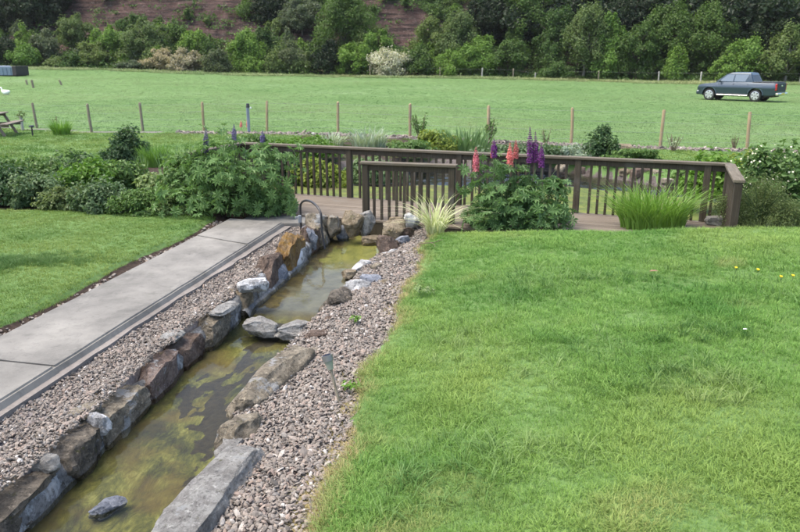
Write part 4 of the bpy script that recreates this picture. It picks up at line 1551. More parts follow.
# ------------------------------------------------------------------ clumps of blades
x, y = at(435, 234)
vg = blades('striped_grass', 'cream and green striped grass clump at the corner of the lawn by the front railing', 'ornamental grass', (x, y, -0.02), 0.12, 0.78, 0.022, 145, 0.95, 'leaf_variegated', 4)
x, y = at(478, 226)
blades('striped_grass', 'small cream striped grass tuft between the large striped clump and the pink lupin', 'ornamental grass', (x, y, -0.02), 0.12, 0.34, 0.016, 60, 0.6, 'leaf_variegated', 5)
x, y = at(655, 229)
blades('iris_clump', 'bright green sword-leaved iris clump at the lawn edge in front of the deck railing', 'iris', (x, y + 0.12, 0.0), 0.31, 0.80, 0.015, 640, 0.55, 'blade_green', 6, sx=1.6)
x, y = at(62, 135.5)
blades('tall_grass_clump', 'bushy bright green grass clump on the lawn left of the first field fence post', 'ornamental grass', (x, y, 0), 0.22, 0.62, 0.03, 260, 0.45, 'blade_green', 7, sx=1.3)
x, y = at(156, 166)
blades('iris_clump', 'yellowish green upright leaf clump right of the round dark bush', 'iris', (x, y, 0), 0.26, 0.62, 0.03, 240, 0.4, 'blade_green', 8, sx=1.2)
x, y = at(143, 175)
blades('iris_clump', 'few grey-green iris leaves in front of the round dark bush', 'iris', (x, y, 0), 0.12, 0.6, 0.03, 26, 0.2, 'blade_grey', 9)
x, y = at(184, 178)
blades('iris_clump', 'loose grey-green iris leaves left of the broad lupin bush', 'iris', (x, y, 0), 0.42, 0.75, 0.03, 90, 0.25, 'blade_grey', 10, sx=1.2)
x, y = at(465, 151)
blades('iris_clump', 'light green iris leaf clump behind the pond, between two field fence posts', 'iris', (x, y, 0), 0.42, 0.72, 0.045, 150, 0.3, 'blade_grey', 11, sx=1.6)
for (px, py, w, h, n, lb, sd_) in [(332, 147, 0.35, 0.55, 170, 'silvery white leaved grass clump behind the railing, the smaller of two', 12), (369, 148, 0.5, 0.72, 260, 'silvery white leaved grass clump behind the railing, the larger of two', 13)]:
    x, y = at(px, py)
    blades('silver_grass', lb, 'ornamental grass', (x, y, 0), w, h, 0.04, n, 0.6, 'leaf_silver', sd_)

# ------------------------------------------------------------------ flower bed on the left and shrubs
SHR = [  # px, base row, rx, ry, h, n, leaf, material, seed, label
    (128, 163, 0.56, 0.5, 0.98, 2600, 0.075, 'leaf_dark', 20, 'round dark green bush standing alone at the back of the left flower bed'),
    (10, 203, 0.85, 0.7, 0.72, 2600, 0.07, 'leaf_dark', 21, 'dark green leafy mound at the left front corner of the flower bed'),
    (38, 205, 0.62, 0.45, 0.60, 1900, 0.06, 'leaf_blue', 22, 'bluish dark green low shrub at the front of the bed beside the gravel edge'),
    (20, 183, 1.2, 0.8, 0.72, 2800, 0.08, 'leaf_mid', 23, 'wide light-topped leafy mound at the far left of the flower bed'),
    (72, 178, 0.8, 0.7, 0.62, 2200, 0.085, 'leaf_dark', 24, 'dark leafy peony-like mound in the middle back of the flower bed'),
    (52, 192, 0.5, 0.4, 0.45, 900, 0.07, 'leaf_bright', 25, 'small yellow-green feathery plant in the middle of the flower bed'),
    (85, 196, 0.7, 0.6, 0.72, 1900, 0.085, 'leaf_bright', 26, 'bright green perennial in the centre of the left flower bed'),
    (112, 188, 0.75, 0.6, 0.62, 2000, 0.09, 'leaf_mid', 27, 'broad-leaved green perennial below the round dark bush'),
    (70, 209, 0.62, 0.4, 0.42, 1700, 0.06, 'leaf_juniper', 28, 'low olive green shrub on the front edge of the flower bed'),
    (100, 212, 0.72, 0.42, 0.55, 2300, 0.06, 'leaf_blue', 29, 'loose grey-green shrub at the middle front of the flower bed'),
    (138, 214, 0.72, 0.45, 0.50, 2300, 0.055, 'leaf_mid', 30, 'fine-leaved green shrub at the right front of the flower bed'),
    (165, 200, 0.6, 0.5, 0.55, 1700, 0.08, 'leaf_pale', 31, 'pale green perennial at the right of the flower bed near the lupin bush'),
    (170, 213, 0.55, 0.4, 0.36, 1500, 0.05, 'leaf_pale', 32, 'low pale green plant at the lawn edge left of the lupin bush'),
    (128, 178, 0.32, 0.3, 0.36, 700, 0.06, 'leaf_dark', 33, 'small reddish dark plant just in front of the round dark bush'),
    (255, 158, 0.8, 0.6, 0.62, 2200, 0.09, 'leaf_mid', 34, 'broad green perennial behind the left end of the railing'),
    (300, 156, 1.1, 0.6, 0.52, 2400, 0.09, 'leaf_bright', 35, 'bright green leafy mound behind the railing, left of the silver grasses'),
    (290, 178, 0.9, 0.6, 0.9, 2600, 0.10, 'leaf_dark', 36, 'dark green waterside bush seen through the left railing balusters'),
    (322, 180, 0.7, 0.5, 0.72, 1700, 0.10, 'leaf_yellow', 37, 'yellow-green waterside plant seen through the left railing balusters'),
    (370, 176, 0.8, 0.5, 0.72, 1700, 0.09, 'leaf_pale', 38, 'pale grey-green waterside plant behind the fifth baluster gap'),
    (437, 151, 0.55, 0.45, 0.62, 1500, 0.08, 'leaf_yellow', 39, 'yellow-green leafy perennial left of the light iris clump'),
    (412, 156, 0.7, 0.5, 0.42, 1500, 0.08, 'leaf_mid', 40, 'low green perennial at the foot of the tall thin shrub'),
    (520, 158, 1.3, 0.5, 0.40, 2200, 0.08, 'leaf_blue', 41, 'low grey-green planting behind the pink and purple lupins'),
    (572, 158, 0.7, 0.4, 0.36, 1200, 0.08, 'leaf_silver', 42, 'low silvery leaved plant behind the railing, right of the lupins'),
    (601, 158, 0.46, 0.4, 0.85, 1500, 0.08, 'leaf_dark', 43, 'upright dark green shrub beside the far stony border'),
    (636, 162, 0.7, 0.35, 0.34, 1300, 0.08, 'leaf_mid', 44, 'low green waterside plant among the stones of the far bank'),
    (694, 180, 0.5, 0.4, 0.5, 1300, 0.08, 'leaf_mid', 45, 'green waterside plant seen through the right railing balusters'),
    (713, 196, 0.55, 0.45, 0.85, 1500, 0.10, 'leaf_bright', 46, 'bright yellow-green plant seen through the last balusters of the railing'),
    (744, 174, 0.55, 0.4, 0.55, 900, 0.07, 'leaf_yellow', 47, 'yellowish shrub behind the right corner of the railing'),
]
for i_, (px, py, rx, ry, h, n, lf, m, sd_, lb) in enumerate(SHR):
    x, y = at(px, py)
    z = -0.35 if py > 170 and px > 280 and px < 700 else 0.0
    if z: x, y = at(px, py + 6, z)
    if px < 180 and i_ > 0: rx, ry, h = rx * 0.86, ry * 0.86, h * (0.88 + 0.3 * ((i_ * 7) % 5) / 5)
    shrub('garden_shrub', lb, 'shrub' if 'shrub' in lb or 'bush' in lb else 'plant', (x, y, z), rx, ry, h, n, lf, m, seed=sd_)
x, y = at(772, 236)
shrub('juniper', 'feathery olive green juniper at the right end of the railing', 'juniper', (x + 0.05, y + 0.55, 0.0), 0.72, 0.6, 0.86, 7500, 0.038, 'leaf_juniper', clumps=44, spread=0.30, aspect=0.22, seed=50)
x, y = at(800, 226)
shrub('flowering_shrub', 'white flowered leafy shrub behind the juniper at the right edge', 'shrub', (x + 0.15, y + 1.0, 0), 0.72, 0.7, 1.22, 3200, 0.09, 'leaf_mid', seed=52, flowers=('flower_white', 700, 0.026))
x, y = at(752, 226)
shrub('garden_shrub', 'low pale green plant between the railing end and the juniper', 'plant', (x - 0.02, y + 0.45, 0), 0.3, 0.3, 0.5, 900, 0.06, 'leaf_juniper', seed=53)


def thin_shrub(label, px, py, top, m, seed, n=160, leaf=0.06, wid=0.3, stems=10):
    g = np.random.default_rng(seed)
    x, y = at(px, py)
    h = zrow(px, top, y)
    t = thing('thin_shrub', label, 'shrub', (x, y, 0))
    ts, P = [], []
    for i in range(stems):
        a = g.uniform(0, 6.28)
        e = Vector((math.cos(a) * wid * g.uniform(.4, 1), math.sin(a) * wid * g.uniform(.4, 1), h * g.uniform(0.65, 1)))
        ts.append(([Vector((0, 0, -0.05)), e * 0.5 - Vector((0, 0, 0.03)), e], [0.014, 0.01, 0.005]))
        for k in range(n // stems):
            P.append(tuple(e * g.uniform(0.35, 1.0) + Vector(g.normal(size=3) * 0.05)))
    P = np.array(P)
    P[:, 2] = np.maximum(P[:, 2], 0.03)
    Nn = rand_dirs(len(P), g) + np.array([0, 0, 0.8])
    Nn /= np.linalg.norm(Nn, axis=1, keepdims=True)
    V, Fc = leaf_arrays(P, Nn, leaf * g.uniform(.6, 1.3, len(P)), 0.45, g)
    link('stems', tubes_mesh('stems', ts, M['twig'], 5), None, t)
    link('foliage', mesh_np('foliage', V, Fc, M[m], False, {'tint': np.repeat(g.uniform(0, 1, len(P)), 2)}), None, t)
    return t


thin_shrub('tall thin sparse shrub behind the railing beside a field fence post', 421, 142, 113, 'leaf_mid', 70, 260)
thin_shrub('thin reddish green sapling growing against a field fence post', 490, 142, 118, 'leaf_mid', 71, 200, wid=0.2)
thin_shrub('sparse leggy shrub behind the purple lupin spikes', 546, 147, 126, 'leaf_pale', 72, 60, wid=0.25)
thin_shrub('grey leafless little shrub on the stony border by the fence', 673, 152, 134, 'leaf_silver', 73, 50, 0.04, 0.25, 16)
thin_shrub('thin dry weed on the stony border left of the last fence post', 734, 150, 135, 'leaf_juniper', 74, 40, 0.04, 0.12)
thin_shrub('spindly brown topped weed above the bushy grass clump', 57, 133, 116, 'leaf_juniper', 75, 40, 0.05, 0.12, 5)

# stones on the far bank of the pond
BANKL = ['grey stone on the far pond bank, just right of the upright dark shrub', 'broad tan stone on the far pond bank below the upright dark shrub', 'brown stone in the middle of the far pond bank',
         'small grey stone between the brown and the pale stone of the far pond bank', 'grey stone lowest on the far pond bank, close to the water', 'pale stone highest on the far pond bank, under the top rail',
         'small brown stone at the upper right of the far bank stones', 'grey stone half hidden by green plants at the right of the far pond bank', 'grey stone on the far pond bank right behind the lupins',
         'brown stone on the far pond bank beside the railing post right of the lupins', 'pale stone just beyond the right corner of the railing', 'grey stone beside the pale one beyond the right corner of the railing']
g = random.Random(5)
for i, (px, py, s, m) in enumerate([(612, 166, 0.30, 'stone_grey'), (625, 170, 0.36, 'stone_tan'), (641, 172, 0.40, 'stone_brown'), (655, 173, .4, 'stone_grey'), (668, 180, 0.32, 'stone_grey'),
                                    (660, 163, 0.36, 'stone_pale'), (676, 166, .45, 'stone_brown'), (690, 178, .4, 'stone_grey'), (562, 166, 0.32, 'stone_grey'), (580, 168, 0.29, 'stone_brown'), (757, 186, .5, 'stone_pale'), (768, 190, .4, 'stone_grey')]):
    x, y = at(px, py, -0.15)
    dims = (s * g.uniform(.9, 1.4), s * g.uniform(.6, .9), s * g.uniform(.5, .8))
    o = link('bank_stone', stone_mesh('bank_stone', *dims, 200 + i, M and m, cuts=4), None, None, (x, y, -0.2))
    o.rotation_euler = (0, 0, g.uniform(0, 3))
    tag(o, BANKL[i], 'stone', 'bank stones by the pond')
x, y = at(619, 149)
o = link('bank_stone', stone_mesh('bank_stone', 0.75, 0.4, 0.22, 240, 'stone_tan'), None, None, (x, y, 0.04))
tag(o, 'flat pinkish stone beside the upright dark green shrub', 'stone')
x, y = at(722, 226)
o = link('doorstep_stone', stone_mesh('doorstep_stone', 0.42, 0.2, 0.16, 241, 'stone_pale', keep=0.9), None, None, (x, y + 0.1, 0.06))
tag(o, 'pale flat stone on the grass at the near end of the right railing', 'stone')

# ------------------------------------------------------------------ small things
# black pipe arch
x0, y0 = at(301, 226, -0.02)
x1, y1 = at(322, 238, -0.05)
t = thing('pipe_arch', 'black hose pipe bent in an arch over the stones at the stream head', 'pipe', (x0, y0, 0))
pts = []
dx, dy = x1 - x0, y1 - y0
for k in range(19):
    a = math.pi * k / 18
    s = (1 - math.cos(a)) / 2
    pts.append((dx * s, dy * s, 0.27 + 0.17 * math.sin(a)))
pts = [(0, 0, -0.1), (0, 0, 0.1)] + pts + [(dx, dy, 0.08), (dx * 1.12, dy * 1.12, -0.2)]
link('pipe', tubes_mesh('pipe', [(pts, 0.017)], M['black_pipe'], 8), None, t)
box_obj('bracket', (0.05, 0.05, 0.12), (-0.012, -0.03, 0.1), M['grey_metal'], t, 0.3, 0.006)
box_obj('clip', (0.07, 0.03, 0.03), (-0.05, -0.01, 0.12), M['grey_metal'], t, 0.3, 0.004)

# garden stake light in the gravel
x, y = at(342, 405, -0.05)
t = thing('stake_light', 'grey solar stake light leaning in the gravel beside the lawn', 'garden light', (x, y, -0.08))
lean = Vector((-0.085, 0.06, 0.30))
top = lean
link('stake', tubes_mesh('stake', [([(0, 0, -0.05), lean], 0.011)], M['old_post'], 8), None, t)
def cyl(name, c, d, r0, r1, l, m, parent, n=16, capped=True):
    bm = bmesh.new()
    bmesh.ops.create_cone(bm, cap_ends=capped, segments=n, radius1=r0, radius2=r1, depth=l)
    o = link(name, from_bm(name, bm, None, 35), m, parent, c)
    o.rotation_euler = Vector(d).to_track_quat('Z', 'Y').to_euler()
    return o
dl = lean.normalized()
M['lamp_glass'] = plain('lamp_glass', (0.26, 0.28, 0.22), 0.3)
M['panel'] = plain('panel', (0.02, 0.025, 0.05), 0.2)
M['lamp_metal'] = plain('lamp_metal', (0.2, 0.2, 0.19), 0.4, 0.4)
cyl('lens', lean + dl * 0.035, dl, 0.022, 0.034, 0.07, M['lamp_glass'], t)
cyl('cap', lean + dl * 0.092, dl, 0.042, 0.042, 0.045, M['lamp_metal'], t)
cyl('solar_panel', lean + dl * 0.1165, dl, 0.033, 0.033, 0.004, M['panel'], t)

# black stake lamp on the far left lawn
x, y = at(33, 137)
t = thing('stake_light', 'little black stake light on the lawn left of the bushy grass clump', 'garden light', (x, y, 0))
cyl('stake', (0, 0, 0.16), (0, 0, 1), 0.025, 0.025, 0.36, M['black_pipe'], t)
cyl('cap', (0, 0, 0.36), (0, 0, 1), 0.09, 0.07, 0.06, M['black_pipe'], t)

# short grey post with a leafy top
x, y = at(23, 131)
t = thing('short_post', 'short grey post with a withered plant on top beside the picnic table', 'post', (x, y, 0))
link('post', rough_post(0.5, 0.055, 'pale_post', 90), None, t)
g2 = np.random.default_rng(8)
P = g2.normal(size=(60, 3)) * np.array([.07, .07, .08]) + np.array([0, 0, 0.58])
V, Fc = leaf_arrays(P, rand_dirs(60, g2), 0.06 * np.ones(60), 0.4, g2)
link('plant', mesh_np('plant', V, Fc, M['leaf_juniper'], False, {'tint': np.full(120, .3)}), None, t)

# blue grey post with a dark cap among the lupins
x, y = at(249, 133)
t = thing('water_post', 'blue-grey post with a dark knob and white spout standing in the field fence line', 'post', (x, y, 0))
box_obj('post', (0.10, 0.10, 0.9), (0, 0, 0.45), plain('post_paint', (0.20, 0.23, 0.27), 0.6), t, 0.3, 0.01)
cyl('knob', (0.01, 0, 0.96), (0, 0, 1), 0.075, 0.05, 0.14, M['black_pipe'], t)
box_obj('spout', (0.05, 0.05, 0.06), (0.11, -0.02, 0.88), plain('white_plastic', (0.75, 0.75, 0.75), 0.5), t, 0.3, 0.008)
x, y = at(247.5, 128)
tl = thing('lupin_plant', 'two small pink lupin spikes in front of the blue-grey post', 'lupin', (x, y - 1.5, 0))
for px, rb, rt in ((247.5, 127, 117), (241, 127, 120)):
    Y = y - 1.5
    spike(tl, (xcol(px, rb, Y) - x, 0, zrow(px, rb, Y)), (xcol(px, rt, Y) - x, 0, zrow(px, rt, Y)), 0.05, 'lupin_pink', 'small pink flower spike', 5)

# picnic table at the far left
x, y = at(-8, 136)
t = thing('picnic_table', 'weathered wooden picnic table with attached bench at the far left edge', 'picnic table', (x, y, 0), R(10))
W = M['table_wood']
for k in range(5): box_obj('plank', (0.135, 1.7, 0.038), (-0.29 + k * 0.145, 0, 0.74), W, t, 0, 0.005)
for s in (-1, 1):
    for k in range(2): box_obj('bench_plank', (0.135, 1.7, 0.038), (s * (0.62 + k * 0.145), 0, 0.44), W, t, 0, 0.005)
    for e in (-0.6, 0.6):
        for q in (-1, 1):
            pass
for e in (-0.6, 0.6):
    box_obj('bench_beam', (1.56, 0.045, 0.09), (0, e, 0.375), W, t, 0, 0.005)
    box_obj('top_beam', (0.68, 0.045, 0.08), (0, e, 0.68), W, t, 0, 0.005)
    for s in (-1, 1):
        o = box_obj('leg', (0.09, 0.045, 0.86), (s * 0.43, e + 0.046, 0.36), W, t, 0, 0.005, rot=Matrix.Rotation(-s * R(27), 3, 'Y'))

# white bird resting in the field
x, y = at(6.5, 96.5)
t_ = t = thing('white_bird', 'white goose-like bird resting on the grass at the far left', 'bird', (x, y, field_z(x, y)), R(170))
wh = plain('white_feather', (0.75, 0.75, 0.73), 0.8)
bm = bmesh.new()
bmesh.ops.create_uvsphere(bm, u_segments=20, v_segments=12, radius=1)
for v in bm.verts:
    c = v.co
    c.x, c.y, c.z = c.x * 0.46, c.y * 0.25, c.z * 0.24 + 0.22
    if c.x < -0.2: c.z += (-0.2 - c.x) * 0.35
    if c.x > 0.15: c.z += (c.x - 0.15) * 0.4
t.scale = (0.72, 0.72, 0.72)
link('body', from_bm('body', bm, None, 60), wh, t)
link('neck', tubes_mesh('neck', [([(0.28, 0, 0.28), (0.42, 0, 0.45), (0.42, 0, 0.6), (0.50, 0, 0.68), (0.58, 0, 0.67)], [0.11, 0.075, 0.06, 0.07, 0.035])], wh, 10), None, t)
link('bill', tubes_mesh('bill', [([(0.57, 0, 0.67), (0.69, 0, 0.645)], [0.032, 0.012])], plain('bill_orange', (0.6, 0.25, 0.04), 0.5), 8), None, t)

# low shed at the far left
x, y = at(6, 80)
Y = y
zt = field_z(xcol(6, 80, 75), 75)
t = thing('metal_shed', 'low blue-grey ribbed shed with a dark end below the trees at the far left', 'shed', (xcol(4, 79, 78), 78, field_z(-42, 78)), R(-4))
pm = plain('shed_paint', (0.13, 0.18, 0.24), 0.6)
box_obj('wall', (4.6, 2.2, 0.85), (-0.6, 0, 0.45), pm, t, 0, 0.02)
for k in range(11): box_obj('rib', (0.07, 0.05, 0.80), (-2.7 + k * 0.42, -1.118, 0.45), pm, t, 0, 0.01)
box_obj('end_panel', (0.45, 2.3, 0.95), (1.92, 0, 0.48), plain('shed_dark', (0.035, 0.03, 0.03), 0.7), t, 0, 0.03)
box_obj('roof_sheet', (3.6, 2.0, 0.10), (-1.5, 0, 0.93), plain('shed_roof', (0.5, 0.53, 0.56), 0.4), t, 0, 0.02)

# twig, fallen leaf, dandelions, weed rosettes on the right lawn
def lawn_z(X, Y): return region(X, Y)[0]
x, y = at(428, 252)
t = link('twig', tubes_mesh('twig', [([(-0.16, 0.04, 0.05), (-0.04, -0.02, 0.075), (0.1, 0.02, 0.08), (0.2, 0.09, 0.10)], [0.007, 0.006, 0.005, 0.003]), ([(0.04, 0.0, 0.075), (0.09, -0.09, 0.07), (0.08, -0.15, 0.06)], [0.004, 0.003, 0.002]), ([(0.1, 0.02, 0.08), (0.16, 0.01, 0.12)], [0.004, 0.002])], M['twig'], 6), None, None, (x, y, lawn_z(x, y)))
tag(t, 'bare forked twig lying on the lawn near the striped grass clump', 'twig')
def fallen(px, py, lb, m, s):
    x, y = at(px, py, 0.2)
    V = np.array([(-.5, 0, 0), (-.2, -.25, .08), (.2, -.25, .1), (.5, 0, .02), (.2, .25, .09), (-.2, .25, .1), (0, 0, 0)]) * s
    Fc = np.array([(6, i, (i + 1) % 6) for i in range(6)])
    o = link('fallen_leaf', mesh_np('fallen_leaf', V, Fc, m, True), None, None, (x, y, lawn_z(x, y) + 0.06))
    tag(o, lb, 'leaf')
fallen(652, 291, 'brown dry leaf lying on the right lawn', plain('dry_leaf', (0.2, 0.12, 0.07), 0.8), 0.10)
fallen(740, 366, 'small white petal lying on the right lawn', plain('petal', (0.7, 0.7, 0.68), 0.8), 0.035)
for i, (px, py, lb) in enumerate([(736, 268, 'small yellow dandelion leftmost on the right lawn'), (758, 270, 'small yellow dandelion between the leftmost one and the brightest pair'), (781, 277, 'bright yellow dandelion, left one of the pair near the right edge'), (793, 276, 'yellow dandelion, right one of the pair near the right edge')]):
    x, y = at(px, py, 0.45)
    z = lawn_z(x, y)
    for _ in range(3):
        x, y = at(px, py, z + 0.07); z = lawn_z(x, y)
    t = thing('dandelion', lb, 'flower', (x, y, z))
    cyl('flower_head', (0, 0, 0.075), (0, -0.3, 1), 0.009, 0.015, 0.01, M['flower_yellow'], t, 10)
    link('flower_stem', tubes_mesh('flower_stem', [([(0, 0, -0.01), (0.004, 0, 0.07)], 0.003)], M['stem'], 5), None, t)


def rosette(px, py, lb, n, s, m, seed):
    g = np.random.default_rng(seed)
    x, y = at(px, py, 0.02)
    z = lawn_z(x, y)
    a = g.uniform(0, 6.28, n)
    q = g.uniform(0.3, 1, n)
    P = np.stack([np.cos(a) * q * s, np.sin(a) * q * s, 0.06 + 0.05 * g.uniform(0, 1, n)], 1)
    Nn = np.stack([np.cos(a) * .4, np.sin(a) * .4, np.ones(n)], 1)
    Nn /= np.linalg.norm(Nn, axis=1, keepdims=True)
    V, Fc = leaf_arrays(P, Nn, 0.036 * g.uniform(.7, 1.3, n), 0.4, g)
    o = link('weed', mesh_np('weed', V, Fc, M[m], False, {'tint': np.repeat(g.uniform(0, 1, n), 2)}), None, None, (x, y, z))
    tag(o, lb, 'weed')


rosette(424, 299, 'light green leafy weed on the left side of the lawn below the twig', 46, 0.11, 'leaf_pale', 1)
rosette(352, 386, 'small leafy weed on the lawn edge beside the leaning stake light', 30, 0.08, 'leaf_bright', 2)
rosette(355, 315, 'tiny green seedling growing in the right-hand gravel', 18, 0.05, 'leaf_bright', 4)
# coarse long grass in the lawns
def long_grass(name, px, py, rx, ry, n, m, protos, seed, s=(0.7, 1.2)):
    g = np.random.default_rng(seed)
    cx, cy = at(px, py, 0.05)
    P = []
    for i in range(n):
        X, Y = cx + g.normal() * rx, cy + g.normal() * ry
        z, lw, _, _ = region(X, Y)
        if lw > 0.6: P.append((X, Y, z))
    P = np.array(P)
    return scatter(name, P, g.uniform(0, 6.28, len(P)), g.uniform(*s, len(P)), np.zeros(len(P)), protos)


M['grass_coarse'] = grass_mat('grass_coarse', (0.10, 0.2, 0.045), (0.15, 0.255, 0.07), (0.2, 0.30, 0.10), (0.3, 0.25, 0.1))
M['clover'] = grass_mat('clover', (0.055, 0.14, 0.032), (0.075, 0.175, 0.04), (0.095, 0.2, 0.05), (0.3, 0.25, 0.1))
coarse = tuft_protos('grass_tuft', 3, 9, 0.04, 0.14, 0.008, 1.0, 'grass_coarse', 4)
for k, (px, py, rx, ry, n) in enumerate([(540, 305, 0.35, 0.35, 120), (470, 350, 0.25, 0.3, 50), (700, 440, 0.3, 0.25, 45), (520, 480, 0.25, 0.2, 40), (440, 470, 0.2, 0.25, 35), (620, 380, 0.5, 0.4, 60), (760, 330, 0.5, 0.5, 60), (405, 500, 0.12, 0.2, 30), (660, 300, 0.8, 0.8, 60)]):
    long_grass('coarse_grass', px, py, rx, ry, n, None, coarse, 40 + k)
dense = tuft_protos('grass_tuft', 3, 40, 0.06, 0.105, 0.005, 0.6, 'clover', 3)
for k, (px, py, rx, ry, n) in enumerate([(25, 259, 0.45, 0.16, 260), (-5, 262, 0.3, 0.16, 120)]):
    long_grass('dark_grass_patch', px, py, rx, ry, n, None, dense, 60 + k, (0.5, 1.0))
for k, (px, py, rx, ry, n) in enumerate([(690, 375, 0.22, 0.14, 34), (610, 300, 0.25, 0.2, 30), (650, 420, 0.3, 0.12, 26)]):
    long_grass('dark_grass_patch', px, py, rx, ry, n, None, dense, 70 + k, (0.5, 0.9))

# ------------------------------------------------------------------ trees along the foot of the hill
TREES = [  # px, top row, half width px, distance behind the field edge, crown material, label
    (8, 36, 13, 2, 'tree_dark', 'dark green shrubby tree at the far left behind the blue-grey shed'),
    (26, 41, 13, 1, 'tree_bright', 'light green rounded tree just right of the blue-grey shed'),
    (47, 31, 15, 4, 'tree_grey', 'grey-green tree at the foot of the bare brown slope, left of the tall pale tree'),
    (78, 11, 13, 8, 'tree_olive', 'tall pale olive tree standing against the bare brown slope at the left'),
    (55, 54, 9, 0.5, 'tree_olive', 'small olive bush at the field edge right of the rounded light green tree'),
    (70, 52, 10, 0.5, 'tree_mid', 'small green bush at the field edge below the tall pale olive tree'),
    (95, 39, 17, 3, 'tree_olive', 'broad dull green tree low on the slope right of the tall pale olive tree'),
    (112, 25, 16, 5, 'tree_bright', 'fresh green tree in front of the brown cliff, left of a large pale rounded tree'),
    (135, 13, 14, 10, 'tree_mid', 'green tree high on the slope below the bare cliff top'),
    (147, 19, 22, 4, 'tree_olive', 'large pale rounded tree behind the pinkish hawthorn bushes'),
    (130, 60, 12, 0, 'tree_grey', 'low grey-green bush at the field edge left of the hawthorn bushes'),
    (178, 22, 12, 7, 'tree_mid', 'dark green tree above the right-hand pinkish hawthorn bush'),
    (195, 26, 14, 5, 'tree_bright', 'bright green tree between the cliff strata and the hawthorn bushes'),
    (158, 48, 14, 1, 'tree_may_pink', 'pinkish hawthorn bush in faded bloom, left one of the pair'),
    (186, 49, 15, 0.5, 'tree_may_pink', 'dusty pink hawthorn bush in faded bloom, right one of the pair'),
    (216, 49, 11, -1, 'tree_grey', 'grey-green bush with whitish top standing forward on the field edge'),
    (208, 38, 11, 4, 'tree_mid', 'small green tree behind the grey-green bush with the whitish top'),
    (245, 27, 17, 3, 'tree_bright', 'bright green leaning tree in front of the layered rock face'),
    (265, 26, 11, 6, 'tree_mid', 'mid green tree just right of the bright leaning tree'),
    (256, 55, 10, 0.5, 'tree_bright', 'small yellow-green bush at the field edge, left one of two'),
    (275, 54, 9, 0.5, 'tree_olive', 'small olive bush at the field edge, right one of two'),
    (290, 42, 13, 2, 'tree_grey', 'thin grey-green birch with a pale trunk below the rock overhang'),
    (305, 46, 12, 2, 'tree_olive', 'dull green bush below the dark rock overhang'),
    (325, 39, 13, 1, 'tree_dark', 'dark evergreen tree at the field edge below the rock overhang'),
    (272, -12, 17, 16, 'tree_dark', 'dark green tree growing on top of the cliff'),
    (303, -4, 20, 13, 'tree_grey', 'grey-green tree hanging over the rock overhang'),
    (346, -14, 26, 8, 'tree_mid', 'very large green tree rising past the top edge over the white hawthorn'),
    (352, 42, 15, 1, 'tree_bright', 'yellow-green bush left of the white hawthorn'),
    (378, 24, 15, 5, 'tree_bright', 'bright green slender tree behind the white hawthorn'),
    (390, 46, 18, 0, 'tree_may', 'white flowering hawthorn bush on the field edge'),
    (418, 44, 15, 1, 'tree_mid', 'mid green bush right of the white hawthorn'),
    (432, 18, 18, 6, 'tree_olive', 'pale loose tree against the reddish rock right of the white hawthorn'),
    (458, 10, 20, 5, 'tree_olive', 'large pale olive tree beside the dark wood'),
    (452, 48, 16, 1, 'tree_bright', 'bright green bush at the field edge below the pale olive tree'),
    (483, 36, 18, 2, 'tree_bright', 'bright yellow-green bushy tree in front of the dark wood'),
    (487, -18, 18, 9, 'tree_dark', 'very dark tall tree at the left end of the dark wood'),
    (508, 38, 20, 2, 'tree_mid', 'spreading green tree with drooping branches at the foot of the dark wood'),
    (525, -20, 22, 8, 'tree_mid', 'tall green tree rising above the spreading drooping tree'),
    (556, 6, 18, 4, 'tree_mid', 'green tree with open branches left of the tall pale olive tree of the wood'),
    (584, 3, 20, 2, 'tree_olive', 'tall pale olive tree at the front of the right-hand wood'),
    (608, 12, 15, 3, 'tree_bright', 'fresh green narrow tree right of the tall pale olive tree'),
    (560, 60, 13, 0, 'tree_mid', 'low round bush at the edge of the field in the right-hand wood'),
    (625, -16, 22, 9, 'tree_dark', 'tall dark tree deep in the right-hand wood'),
    (638, 22, 20, 2, 'tree_mid', 'large dark leafed tree with low branches left of the pale sapling'),
    (668, 0, 24, 5, 'tree_mid', 'broad leafy tree towering behind the pale sapling'),
    (676, 46, 9, 1.0, 'tree_bright', 'pale green sapling standing alone at the field edge left of the pickup'),
    (706, 4, 24, 5, 'tree_mid', 'large leafy tree behind the bonnet of the pickup'),
    (735, -14, 22, 9, 'tree_dark', 'tall dark tree behind the cab of the pickup'),
    (745, 38, 21, 2, 'tree_bright', 'bright green bushy tree directly behind the pickup'),
    (728, 48, 12, 1.5, 'tree_bright', 'lower bright green bush behind the bonnet of the pickup'),
    (772, -4, 20, 6, 'tree_dark', 'dark tree above the load bed of the pickup'),
    (788, 28, 20, 0.5, 'tree_olive', 'olive green willow at the right edge beside the tail of the pickup'),
    (815, 5, 22, 3, 'tree_mid', 'tall green tree partly cut by the right edge behind the willow'),
    (20, -10, 20, 15, 'tree_dark', 'dark bluish tree at the top left corner on the upper slope'),
    (50, -8, 18, 17, 'tree_dark', 'dark tree on the upper slope left of the bare brown slope'),
    (-8, 4, 20, 10, 'tree_dark', 'dark tree cut by the left edge above the shed'),
    (105, -10, 14, 22, 'tree_dark', 'dark tree on the cliff top above the bare brown slope'),
    (165, -14, 14, 24, 'tree_dark', 'dark tree on the cliff top above the large pale rounded tree'),
    (215, -12, 12, 24, 'tree_dark', 'small dark tree on the cliff top above the layered rock face'),
    (420, -14, 16, 20, 'tree_mid', 'green tree on the slope top above the reddish rock'),
]
